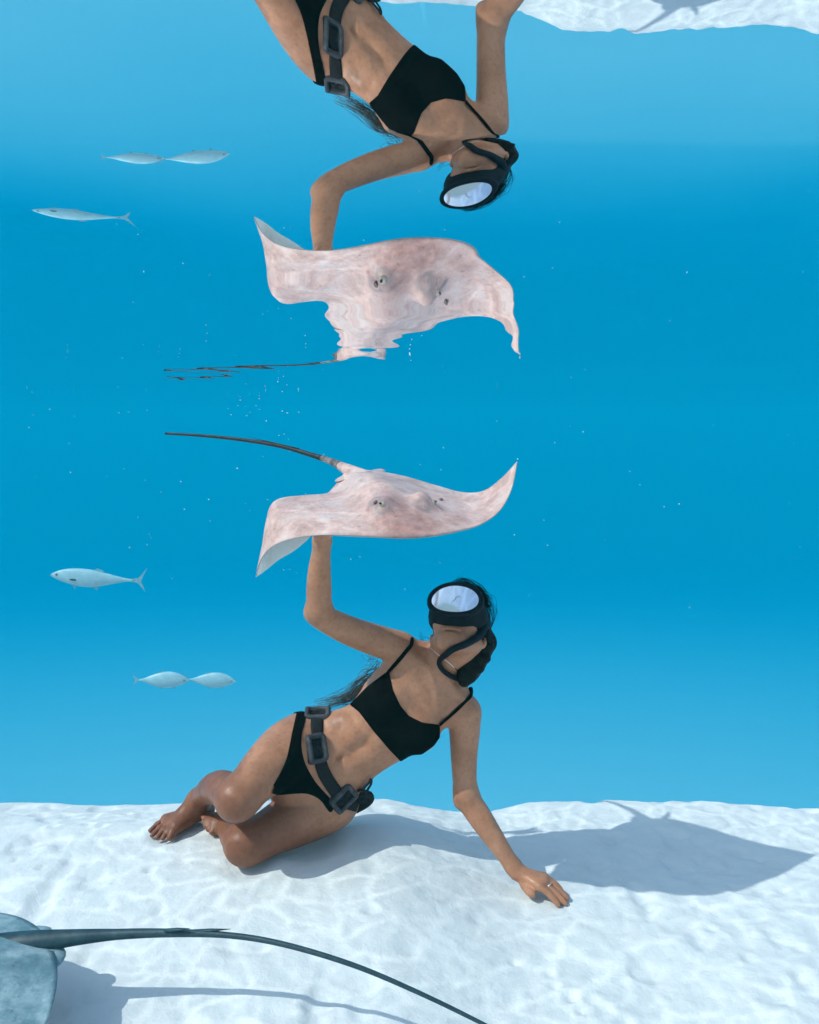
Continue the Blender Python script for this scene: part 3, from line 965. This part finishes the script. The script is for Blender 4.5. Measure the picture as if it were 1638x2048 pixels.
for i in range(14):      # stray hairs by the jaw
    a0 = P(857 + random.uniform(0, 10), 1285 + random.uniform(-4, 6), 2.66)
    pts = [a0, a0 + np.array([-0.02, 0.0, random.uniform(-.01, .02)]), a0 + np.array([-0.035, 0.0, random.uniform(-.01, .035)])]
    mb.tube(smooth_curve(pts, 8), 0.0004, 3)
wisps = mb.build('loose_strands', M_HAIR, hair)
mb = MB()
for i in range(110):     # long ends drifting behind the back
    u = random.random(); w = random.gauss(0, 1)
    a0 = P(765 + random.uniform(-10, 20), 1330 + random.uniform(-10, 60), 2.72 + random.uniform(-.02, .03))
    a1 = P(740 + random.uniform(-20, 10), 1368 + w * 12, 2.73)
    a2 = P(700 + random.uniform(-15, 15), 1393 + w * 9 + random.uniform(-4, 4), 2.72)
    ex = random.uniform(620, 690)
    a3 = P(ex, 1412 - (ex - 620) * 0.12 + w * 7 + random.uniform(-6, 6), 2.70 + random.uniform(-.03, .03))
    mb.tube(smooth_curve([a0, a1, a2, a3], 14), np.linspace(0.0011, 0.0003, 14), 3)
for i in range(26):      # single curls under the armpit
    a0 = P(752 + random.uniform(-6, 8), 1300 + random.uniform(0, 60), 2.71)
    dx = random.uniform(-0.05, -0.015); dz = random.uniform(-0.03, 0.01)
    ph = random.uniform(0, 6)
    pts = [a0 + np.array([dx * t + 0.006 * math.sin(5 * t + ph), 0.01 * t, dz * t + 0.006 * math.cos(5 * t + ph)]) for t in np.linspace(0, 1, 6)]
    mb.tube(smooth_curve(pts, 14), 0.0005, 3)
ends = mb.build('drifting_ends', M_HAIRL, hair)

# ------------------------------------------------ diving mask
mask = empty('diving_mask', tuple(H(0, 0.10, 0.0)))
tag(mask, 'black diving mask with a white mirrored oval lens on the face of the person', 'diving mask')
def oval(w, h, f, u, n=40, s0=0.0, e=2.1, wb=None):
    out = []
    for i in range(n):
        a = 2 * math.pi * i / n
        ca, sa = math.cos(a), math.sin(a)
        x = w * math.copysign(abs(ca)**(2 / e), ca); y = h * math.copysign(abs(sa)**(2 / e), sa)
        bulge = -0.10 * x * x / (wb or w)
        out.append(H(s0 + x, f + bulge, u + y))
    return np.array(out)
MU = 0.014
def ring_loft(rings, close_front=False):
    n = len(rings[0]); v = np.vstack(rings); f = []
    for r in range(len(rings) - 1):
        for i in range(n):
            j = (i + 1) % n
            f.append((r * n + i, r * n + j, (r + 1) * n + j, (r + 1) * n + i))
    return v, f
# skirt: from the face out to the frame
v, f = ring_loft([oval(0.086, 0.064, 0.030, MU - 0.005), oval(0.090, 0.067, 0.060, MU - 0.005), oval(0.084, 0.066, 0.085, MU - 0.003), oval(0.073, 0.055, 0.112, MU), oval(0.072, 0.053, 0.118, MU)])
mesh_obj('skirt', v, f, M_RUBBER, mask)
v, f = ring_loft([oval(0.070, 0.050, 0.112, MU), oval(0.082, 0.061, 0.112, MU), oval(0.085, 0.064, 0.118, MU), oval(0.084, 0.063, 0.127, MU), oval(0.079, 0.058, 0.131, MU), oval(0.072, 0.051, 0.130, MU), oval(0.0695, 0.0485, 0.126, MU), oval(0.0695, 0.0485, 0.113, MU)])
mesh_obj('frame', v, f, M_RUBBER, mask)
rings = [oval(0.0700 * q, 0.0490 * q, 0.1265, MU, wb=0.07) for q in (1.0, 0.8, 0.6, 0.4, 0.2, 0.02)]
v, f = ring_loft(rings); f.append(tuple(range(5 * 40, 6 * 40)))
lens = mesh_obj('lens', v, f, M_LENS, mask)
mb = MB()
mb.tube(smooth_curve([H(-0.004, 0.1285, MU - 0.012), H(0.001, 0.1285, MU - 0.004), H(0.003, 0.1285, MU + 0.004), H(0.010, 0.1285, MU + 0.009), H(0.016, 0.1283, MU + 0.007)], 16), 0.0006, 5)
mb.build('hair_strand', M_REFLECTION, lens)  # curl reflected in the lens, modelled as a thin grey tube
# strap round the head
pts = []
for a in np.linspace(-0.25 * math.pi, 1.25 * math.pi, 40):
    x = 0.090 * math.cos(a); y = -0.02 - 0.100 * math.sin(a)
    pts.append(H(x, y + 0.03, 0.010 + 0.02 * math.sin(a)))
cen = H(0, 0, 0.01)
mb = MB(); mb.tube(pts, 0.014, 8, 0.25, up=np.array([unit(q - cen) for q in pts]))
mb.build('strap', M_RUBBER, mask)
mb = MB(); mb.tube(smooth_curve([P(972, 1262, 2.585), P(979, 1275, 2.58), P(984, 1287, 2.578)], 8), [0.011, .011, .0105, .0105, .01, .009, .008, .005], 8, 0.5, up=(0, -1, 0))
mb.build('strap_end', M_RUBBER, mask)
# loop of black tube by the neck
p, nn = surf_path([(962, 1252), (950, 1272), (930, 1286), (906, 1295), (890, 1306), (882, 1322), (887, 1338), (902, 1350), (920, 1359), (932, 1364)], 50, 0.011)
mb = MB(); mb.tube(p, np.interp(np.linspace(0, 1, 50), [0, .3, .6, 1], [.013, .0100, .0075, .0075]), 10)
mb.build('tube_loop', M_RUBBER, mask)

# ------------------------------------------------ weight belt
belt = empty('weight_belt', tuple(P(660, 1530, 2.55)))
tag(belt, 'black weight belt with grey block weights around the hips of the person', 'weight belt')
fp = [(632, 1404), (634, 1430), (633, 1462), (634, 1497), (643, 1535), (660, 1567), (686, 1600), (712, 1610)]
p, nn = surf_path(fp, 48, 0.006)
bp_, bn = surf_path([(716, 1600), (690, 1540), (660, 1470), (636, 1410)], 30, 0.006, True)
allp = np.vstack([p, bp_]); alln = np.vstack([nn, bn])
mb = MB(); mb.tube(allp, 0.019, 8, 0.14, up=alln, closed=True)
mb.build('strap', M_WEBBING, belt)

def weight(px, py, w, h, ang):
    """rounded block with a raised rim, the webbing showing through its window"""
    c, nrm = surf(px, py, 0.010)
    # average the normal over the footprint
    acc = np.zeros(3)
    for dx in (-20, 0, 20):
        for dy in (-18, 0, 18):
            hh = surf(px + dx, py + dy)[1]
            if hh @ nrm > 0.2: acc += hh
    nrm = unit(acc)
    a = math.radians(ang)
    u = unit([math.cos(a), 0, -math.sin(a)]); u = unit(u - nrm * (u @ nrm)); v = np.cross(nrm, u)
    def rr(hw, hh, z, rad, n=6):
        out = []
        for cx, cy, a0 in ((hw - rad, hh - rad, 0), (-(hw - rad), hh - rad, 90), (-(hw - rad), -(hh - rad), 180), (hw - rad, -(hh - rad), 270)):
            for i in range(n):
                t = math.radians(a0 + 90 * i / (n - 1))
                out.append(c + u * (cx + rad * math.cos(t)) + v * (cy + rad * math.sin(t)) + nrm * (z - 0.012 * ((cy + rad * math.sin(t)) / hh)**2))
        return np.array(out)
    t = 0.013
    rings = [rr(w, h, -0.010, 0.012), rr(w + .002, h + .002, 0.004, 0.013), rr(w, h, 0.014, 0.012), rr(w - 0.004, h - 0.004, 0.0175, 0.010), rr(w - t + .003, h - t + .003, 0.0175, 0.006),
             rr(w - t, h - t, 0.014, 0.005), rr(w - t - .001, h - t - .001, 0.000, 0.005)]
    vv, ff = ring_loft(rings)
    o = mesh_obj('weight', vv, ff, M_LEAD, belt)
    q = [rr(w - t + .001, h - t + .001, 0.0035, 0.005), rr((w - t) * 0.5, (h - t) * 0.5, 0.006, 0.003), rr(0.002, 0.002, 0.006, 0.0005)]
    vv, ff = ring_loft(q)
    mesh_obj('webbing', vv, ff, M_WEBBING, o)
weight(635, 1431, 0.038, 0.029, -6)
weight(630, 1497, 0.031, 0.042, -10)
weight(686, 1597, 0.040, 0.030, -30)
# buckle and loose end trailing at the hip
c, nrm = surf(716, 1603, 0.008)
mb = MB()
mb.tube(smooth_curve([c, P(722, 1600, 2.60), P(732, 1590, 2.60), P(738, 1597, 2.62), P(728, 1607, 2.64), P(708, 1618, 2.66)], 16), 0.017, 8, 0.3, up=(0, -1, 0.2))
mb.build('belt_end', M_WEBBING, belt)
mb = MB()
mb.tube(smooth_curve([P(722, 1594, 2.585), P(727, 1578, 2.575), P(737, 1566, 2.57), P(742, 1558, 2.57), P(742, 1568, 2.57), P(736, 1578, 2.575), P(730, 1590, 2.585)], 24), 0.004, 6)
mb.tube(smooth_curve([P(716, 1582, 2.58), P(722, 1580, 2.575), P(730, 1582, 2.575), P(727, 1592, 2.58)], 12), 0.0045, 6)
mb.build('buckle', M_WEBBING, belt)

# ---------------------------------------------------------------- stingrays
def ray_body(name, ctrl, thick, mat, parent, hump, ns=150, nc=80, snout_fn=None, bumps=()):
    """ctrl: stations x 4 chord control points (leading edge .. trailing edge) in space"""
    ctrl = np.array(ctrl, float)
    S, Cn = ctrl.shape[:2]
    tmp = np.stack([smooth_curve(ctrl[:, j], ns) for j in range(Cn)], 1)
    top = np.stack([smooth_curve(tmp[i], nc) for i in range(ns)], 0)         # ns x nc x 3
    a = np.linspace(0, 1, ns)[:, None]; c = np.linspace(0, 1, nc)[None, :]
    top = top + hump(a, c)[..., None] * np.array([0, 0, 1.0])
    for px, py, rad, hh in bumps:
        qx, qy = project(top[..., 0], top[..., 1], top[..., 2])
        k = np.unravel_index(np.argmin((qx - px)**2 + (qy - py)**2), qx.shape)
        d2 = ((top - top[k])**2).sum(2)
        top = top + (hh * np.exp(-d2 / rad**2))[..., None] * np.array([0, -0.35, 1.0])
    du = np.gradient(top, axis=0); dv = np.gradient(top, axis=1)
    nrm = np.cross(du, dv); nrm /= (np.linalg.norm(nrm, axis=2, keepdims=True) + 1e-9)
    if nrm[ns // 2, nc // 2, 2] < 0: nrm = -nrm
    nrm[0] = nrm[2]; nrm[-1] = nrm[-3]; nrm[1] = nrm[2]; nrm[-2] = nrm[-3]
    edge = (np.sin(np.pi * np.clip(c, 0, 1)) ** 0.5) * (np.sin(np.pi * a) ** 0.4)
    th = thick(a, c) * edge + 0.0015
    bot = top - nrm * th[..., None]
    V = np.vstack([top.reshape(-1, 3), bot.reshape(-1, 3)])
    F = []
    N = ns * nc
    for i in range(ns - 1):
        for j in range(nc - 1):
            q = i * nc + j
            F.append((q, q + nc, q + nc + 1, q + 1)); F.append((N + q, N + q + 1, N + q + nc + 1, N + q + nc))
    for j in range(nc - 1):
        F.append((j, j + 1, N + j + 1, N + j)); q = (ns - 1) * nc + j; F.append((q, N + q, N + q + 1, q + 1))
    for i in range(ns - 1):
        q = i * nc; F.append((q, N + q, N + q + nc, q + nc)); q = i * nc + nc - 1; F.append((q, q + nc, N + q + nc, N + q))
    o = mesh_obj(name, V, F, mat, parent)
    me = o.data
    side = np.concatenate([np.zeros(N), np.ones(N)])
    mg = np.maximum(1 - sstep(0.0, 0.022, np.broadcast_to(c, (ns, nc))), 0) * 0.8
    mgn = np.concatenate([mg.ravel() * 0.55, mg.ravel()])
    for px, py, rad, hh in bumps:
        qx, qy = project(top[..., 0], top[..., 1], top[..., 2])
        k = np.unravel_index(np.argmin((qx - px)**2 + (qy - py)**2), qx.shape)
        dd = np.sqrt(((top - top[k])**2).sum(2))
        mgn[:N] = np.maximum(mgn[:N], (0.45 * np.exp(-((dd - 0.016) / 0.009)**2)).ravel())
    sn = (snout_fn(a, c) if snout_fn else np.zeros((ns, nc))).ravel()
    for nm, val in (('side', side), ('margin', mgn), ('snout', np.concatenate([sn, sn * 0]))):
        at = me.attributes.new(nm, 'FLOAT', 'POINT'); at.data.foreach_set('value', val.astype(np.float32))
    bv = BVHTree.FromPolygons([Vector(v) for v in V], F)
    return o, bv

def lerp3(a, b, t): return a + (b - a) * t
st = [ # leading edge, trailing edge, optional mid points
    ((511, 1154, 2.27), (512, 1153, 2.272), None),
    ((516, 1134, 2.24), (532, 1139, 2.30), [(518, 1122, 2.26), (527, 1128, 2.28)]),
    ((527, 1110, 2.21), (558, 1119, 2.35), [(524, 1090, 2.26), (536, 1088, 2.32)]),
    ((550, 1090, 2.185), (594, 1097, 2.40), [(531, 1052, 2.26), (545, 1032, 2.36)]),
    ((588, 1077, 2.165), (628, 1062, 2.45), [(548, 1028, 2.26), (562, 1000, 2.39)]),
    ((640, 1070, 2.14), (640, 1010, 2.50), [(612, 1025, 2.25), (612, 993, 2.40)]),
    ((700, 1071, 2.115), (672, 968, 2.55), None),
    ((760, 1075, 2.10), (698, 940, 2.60), None),
    ((810, 1077, 2.10), (745, 941, 2.60), None),
    ((860, 1073, 2.12), (805, 951, 2.57), None),
    ((912, 1063, 2.15), (868, 969, 2.52), None),
    ((960, 1049, 2.19), (925, 984, 2.47), None),
    ((998, 1022, 2.23), (968, 981, 2.42), None),
    ((1022, 980, 2.27), (1004, 955, 2.37), None),
    ((1034, 923, 2.31), (1033, 924, 2.312), None),
]
ctrl = []
for le, te, mid in st:
    A, Bq = P(*le), P(*te)
    if mid is None:
        ctrl.append([A, lerp3(A, Bq, 0.33), lerp3(A, Bq, 0.67), Bq])
    else:
        ctrl.append([A, P(*mid[0]), P(*mid[1]), Bq])
def hump(a, c):
    g = np.exp(-((a - 0.55) / 0.13)**2)
    return 0.052 * g * np.sin(np.pi * np.clip(c, 0, 1)**0.75) + 0.010 * np.exp(-((a - 0.55) / 0.05)**2) * np.exp(-((c - 0.42) / 0.2)**2)
def thick(a, c):
    g = np.exp(-((a - 0.55) / 0.16)**2)
    return 0.006 + 0.062 * g
ray = empty('stingray', tuple(P(780, 1030, 2.35)))
tag(ray, 'pale pink stingray gliding above the raised hand near the surface', 'stingray')
disc, RBV = ray_body('body', ctrl, thick, M_RAY, ray, hump, snout_fn=lambda a, c: np.exp(-((a - 0.58) / 0.13)**2) * (1 - sstep(0.10, 0.40, c)) * 0.9,
                     bumps=((765, 1012, 0.030, 0.020), (848, 1008, 0.034, 0.032), (752, 1002, 0.010, -0.010)))

def ray_surf(bv, px, py, fallback):
    d = Vector(pdir(px, py)).normalized()
    h = bv.ray_cast(Vector((0, 0, 0)), d)
    if h[0] is None:
        h = bv.find_nearest(Vector(P(px, py, fallback)))
    return np.array(h[0]), np.array(h[1].normalized())

for px, py, s in ((764, 1008, 1), (868, 1004, -1)):
    q, nrm = ray_surf(RBV, px, py, 2.3)
    if nrm[2] < 0: nrm = -nrm
    mb = MB(); mb.ellipsoid(q - nrm * 0.003, [np.array([0.0095, 0, 0]), np.array([0, 0.010, 0]), np.array([0, 0, 0.0085])], 18, 12)
    eye = mb.build('eye', M_EYE, ray)
    mb = MB(); mb.ellipsoid(q + np.array([-0.004 * s, -0.0055, 0.002]), [np.array([0.0035, 0, 0]), np.array([0, 0.004, 0]), np.array([0, 0, 0.003])], 12, 8)
    mb.build('pupil', M_PUPIL if s > 0 else M_SPIR, eye)
    q, nrm = ray_surf(RBV, px - 13 * s, py - 5, 2.3)
    mb = MB(); mb.ellipsoid(q, [np.array([0.006, 0, 0.002]), np.array([0, 0.012, 0.002]), np.array([0, 0, 0.003])], 14, 8)
    mb.build('spiracle', M_SPIR, ray)

# tail
tp = [(735, 962, 2.52), (705, 945, 2.58), (685, 934, 2.63), (660, 922, 2.68), (620, 909, 2.74), (560, 892, 2.82), (480, 879, 2.92), (400, 871, 3.02), (331, 867, 3.10)]
pts = smooth_curve([P(*t) for t in tp], 70)
rad = np.interp(np.linspace(0, 1, 70), [0, .12, .25, .35, .5, .8, 1], [.030, .021, .0145, .0105, .0075, .0055, .0042])
mb = MB(); mb.tube(pts[:20], rad[:20], 12); mb.build('tail_base', M_RAY, ray)
mb = MB(); mb.tube(pts[19:31], rad[19:31] * 1.01, 12); mb.build('tail_root', M_TAILMID, ray)
mb = MB(); mb.tube(pts[30:], rad[30:] * 1.02, 10); tail = mb.build('tail', M_TAIL, ray)
# barb on the tail
mb = MB(); q0, q1 = pts[38], pts[50]
mb.tube([q0 + np.array([0, 0, .007]), (q0 + q1) / 2 + np.array([0, 0, .010]), q1 + np.array([0, 0, .012])], [0.004, 0.0035, 0.0008], 6, 0.5)
mb.build('barb', M_TAIL, tail)
# pelvic fins beside the tail root
for base, tip in (((700, 952, 2.55), (676, 958, 2.60)), ((735, 946, 2.58), (765, 944, 2.64))):
    A, T = P(*base), P(*tip)
    mb = MB(); mb.ellipsoid((A + T) / 2, [(T - A) * 0.65, np.array([0.01, 0.05, 0.006]), np.array([0, 0, 0.005])], 18, 8)
    mb.build('pelvic_fin', M_RAY, ray)

# dark stingray in the foreground, swimming out of the frame
o0 = P(78, 1886, 1.90)                        # root of its tail
fwd = unit([-0.76, -0.65, -0.03]); lat = unit([0.65, -0.76, -0.10]); upv = np.array([0, 0, 1.0])
ctrl = []
for a in np.linspace(-1, 1, 15):
    w = 0.34 * a
    half = abs(a)
    te = 0.20 * half**2.2 - 0.02                   # trailing edge sweeps forward to the tips
    le = 0.56 - 0.24 * half**1.3
    if half > 0.995: te = le = 0.31
    droop = -0.05 * half**2
    row = []
    for c in (0, 0.33, 0.67, 1.0):
        s = le + (te - le) * c
        row.append(o0 + fwd * s + lat * w + upv * droop)
    ctrl.append(row)
ray2 = empty('stingray', tuple(o0 + fwd * 0.28))
tag(ray2, 'dark slate stingray at the bottom left corner with a long whip tail', 'stingray')
d2, RBV2 = ray_body('body', ctrl, lambda a, c: 0.006 + 0.055 * np.exp(-((a - .5) / .17)**2), M_RAYDARK, ray2,
                    lambda a, c: 0.055 * np.exp(-((a - .5) / .16)**2) * np.sin(np.pi * np.clip(c, 0, 1)**0.8), 80, 40)
for s in (-1, 1):
    e = o0 + fwd * 0.40 + lat * (0.075 * s) + upv * 0.035
    mb = MB(); mb.ellipsoid(e, [fwd * 0.03, lat * 0.018, upv * 0.018], 14, 8); ey = mb.build('eye', M_RAYDARK, ray2)
tp = [(-20, 1898, 1.90), (62, 1886, 1.90), (140, 1876, 1.90), (230, 1869, 1.90), (330, 1866, 1.89), (450, 1870, 1.87), (560, 1887, 1.84), (700, 1928, 1.80), (830, 1982, 1.77), (970, 2050, 1.74), (1080, 2112, 1.71)]
pts = smooth_curve([P(*t) for t in tp], 90)
rad = np.interp(np.linspace(0, 1, 90), [0, .1, .2, .3, .4, .5, .7, 1], [.032, .027, .0185, .012, .0095, .0068, .0056, .0035])
mb = MB(); mb.tube(pts, rad, 12); tail2 = mb.build('tail', M_TAILDARK, ray2)
for (x0, y0), (x1, y1) in (((330, 1858), (380, 1857)), ((380, 1860), (462, 1858))):
    A, T = P(x0, y0 + 3, 1.885), P(x1, y1, 1.87)
    mb = MB(); mb.tube([A, (A + T) / 2 + np.array([0, 0, .0]), T], [0.006, 0.0055, 0.0006], 6, 0.6)
    mb.build('barb', M_TAILDARK, tail2)
for sgn in (1, -1):
    A = o0 + lat * (0.035 * sgn) + fwd * 0.02
    T = A + lat * (0.045 * sgn) - fwd * 0.030 - upv * 0.012
    mb = MB(); mb.ellipsoid((A + T) / 2, [(T - A) * 0.6, unit(fwd + lat * 0.5 * sgn) * 0.05, upv * 0.006], 18, 8)
    mb.build('pelvic_fin', M_RAYDARK, ray2)

# ---------------------------------------------------------------- fish
def make_fish(label, nose, tailp, depth, heights, group, slim=0.42, yaw=0.0, bend=0.0, pectoral=True):
    """nose and tail root in photograph pixels; heights: fractions of length above / below the axis"""
    A, T = P(*nose, depth), P(*tailp, depth + yaw)
    ax = T - A; Lg = np.linalg.norm(ax); ax = ax / Lg
    up = unit(np.array([0, 0, 1.0]) - ax * ax[2]); sd = np.cross(ax, up)
    root = empty('fish', tuple((A + T) / 2))
    tag(root, label, 'fish', group)
    st, top, bot = heights
    s = np.linspace(0, 1, 30)
    tt, bb = np.interp(s, st, top), np.interp(s, st, bot)
    for _ in range(2):
        tt[1:-1] = 0.5 * tt[1:-1] + .25 * (tt[:-2] + tt[2:]); bb[1:-1] = 0.5 * bb[1:-1] + .25 * (bb[:-2] + bb[2:])
    verts, faces = [], []
    nr = 18
    for i, q in enumerate(s):
        cx = A + ax * Lg * q + sd * bend * Lg * math.sin(math.pi * q)
        hh = (tt[i] + bb[i]) / 2; mid = (tt[i] - bb[i]) / 2
        for k in range(nr):
            th = 2 * math.pi * k / nr
            verts.append(cx + up * Lg * (mid + hh * math.sin(th)) + sd * Lg * hh * slim * math.cos(th))
    for i in range(len(s) - 1):
        for k in range(nr):
            k2 = (k + 1) % nr
            faces.append((i * nr + k, i * nr + k2, (i + 1) * nr + k2, (i + 1) * nr + k))
    faces.append(tuple(range(nr))); faces.append(tuple(range((len(s) - 1) * nr, len(s) * nr)))
    mesh_obj('body', verts, faces, M_FISH, root)
    def fin(name, outline, w=0.006, offs=0.0):
        n = len(outline)
        pts = [A + ax * Lg * x + up * Lg * y for x, y in outline]
        v = [p + sd * Lg * (w / 2 + offs) for p in pts] + [p + sd * Lg * (-w / 2 + offs) for p in pts]
        f = [tuple(range(n)), tuple(range(2 * n - 1, n - 1, -1))] + [(i, (i + 1) % n, n + (i + 1) % n, n + i) for i in range(n)]
        mesh_obj(name, v, f, M_FIN, root, smooth=False)
    fin('tail_fin', [(0.97, 0.018), (1.05, 0.03), (1.10, 0.09), (1.15, 0.16), (1.10, 0.04), (1.085, 0.0), (1.10, -0.04), (1.14, -0.13), (1.08, -0.06), (1.04, -0.025), (0.97, -0.018)])
    fin('dorsal_fin', [(0.50, np.interp(.5, st, top) - .015), (0.56, np.interp(.56, st, top) + .03), (0.64, np.interp(.64, st, top) + .018), (0.62, np.interp(.62, st, top) - .015)])
    fin('anal_fin', [(0.50, -np.interp(.5, st, bot) + .015), (0.56, -np.interp(.56, st, bot) - .045), (0.59, -np.interp(.59, st, bot) + .015)])
    fin('pelvic_fin', [(0.25, -np.interp(.25, st, bot) + .015), (0.30, -np.interp(.30, st, bot) - .045), (0.32, -np.interp(.32, st, bot) + .015)])
    sg = 1 if (sd @ -A) > 0 else -1
    hw = np.interp(0.085, st, (np.array(top) + np.array(bot)) / 2) * slim
    e = A + ax * Lg * 0.085 + up * Lg * 0.014
    mb = MB(); mb.ellipsoid(e + sd * sg * Lg * hw * 0.95, [ax * Lg * 0.014, up * Lg * 0.014, sd * Lg * 0.008], 12, 8)
    mb.build('eye', M_SPIR, root)
    if not pectoral:
        return root
    hw = np.interp(0.27, st, (np.array(top) + np.array(bot)) / 2) * slim
    mb = MB(); mb.ellipsoid(A + ax * Lg * 0.29 - up * Lg * 0.03 + sd * sg * Lg * hw, [ax * Lg * 0.045, up * Lg * 0.012, sd * Lg * 0.006], 12, 6)
    mb.build('pectoral_fin', M_TAILDARK, root)
    return root
slimfish = ([0, .03, .1, .2, .35, .5, .65, .8, .92, 1.0], [.006, .030, .062, .092, .105, .098, .070, .038, .016, .014], [.006, .025, .055, .085, .115, .118, .085, .045, .018, .014])
deepfish = ([0, .03, .1, .2, .35, .5, .65, .8, .92, 1.0], [.010, .045, .100, .150, .185, .180, .140, .085, .028, .016], [.010, .035, .075, .115, .150, .160, .135, .085, .028, .016])
make_fish('long slender silvery fish heading left, alone', (100, 1150), (268, 1161), 5.6, slimfish, 'fish in the blue water')
make_fish('pale deep-bodied fish with forked tail in view, following the other', (377, 1361), (279, 1360), 6.2, deepfish, 'fish in the blue water', pectoral=False)
make_fish('pale deep-bodied fish swimming just ahead of its twin, right of it', (471, 1363), (379, 1359), 6.35, deepfish, 'fish in the blue water', pectoral=False)

# ---------------------------------------------------------------- drifting specks and bubbles under the surface
mb = MB()
for i in range(90):
    px, py = random.uniform(0, 1638), random.uniform(250, 1250)
    Y = random.uniform(1.2, 4.5)
    q = P(px, py, Y)
    if q[2] > -0.02:
        q[2] = random.uniform(-0.5, -0.03)
    r = random.uniform(0.0004, 0.0013) * Y / 2
    mb.ellipsoid(q, [np.array([r, 0, 0]), np.array([0, r, 0]), np.array([0, 0, r * random.uniform(.6, 1.3)])], 6, 4)
for i in range(20):
    x0 = random.choice([random.uniform(0, 300), random.uniform(450, 640)])
    Y = random.uniform(2.2, 6.0)
    q = P(x0, 800, Y); q[2] = float(water_z(np.array(q[0]), np.array(q[1]))) - random.uniform(0.004, 0.07)
    r = random.uniform(0.0008, 0.002)
    mb.ellipsoid(q, [np.array([r * 1.4, 0, 0]), np.array([0, r, 0]), np.array([0, 0, r * .6])], 6, 4)
sp = mb.build('drifting_specks', M_SPECK)
tag(sp, 'tiny pale specks and bubbles drifting under the surface', kind='stuff')
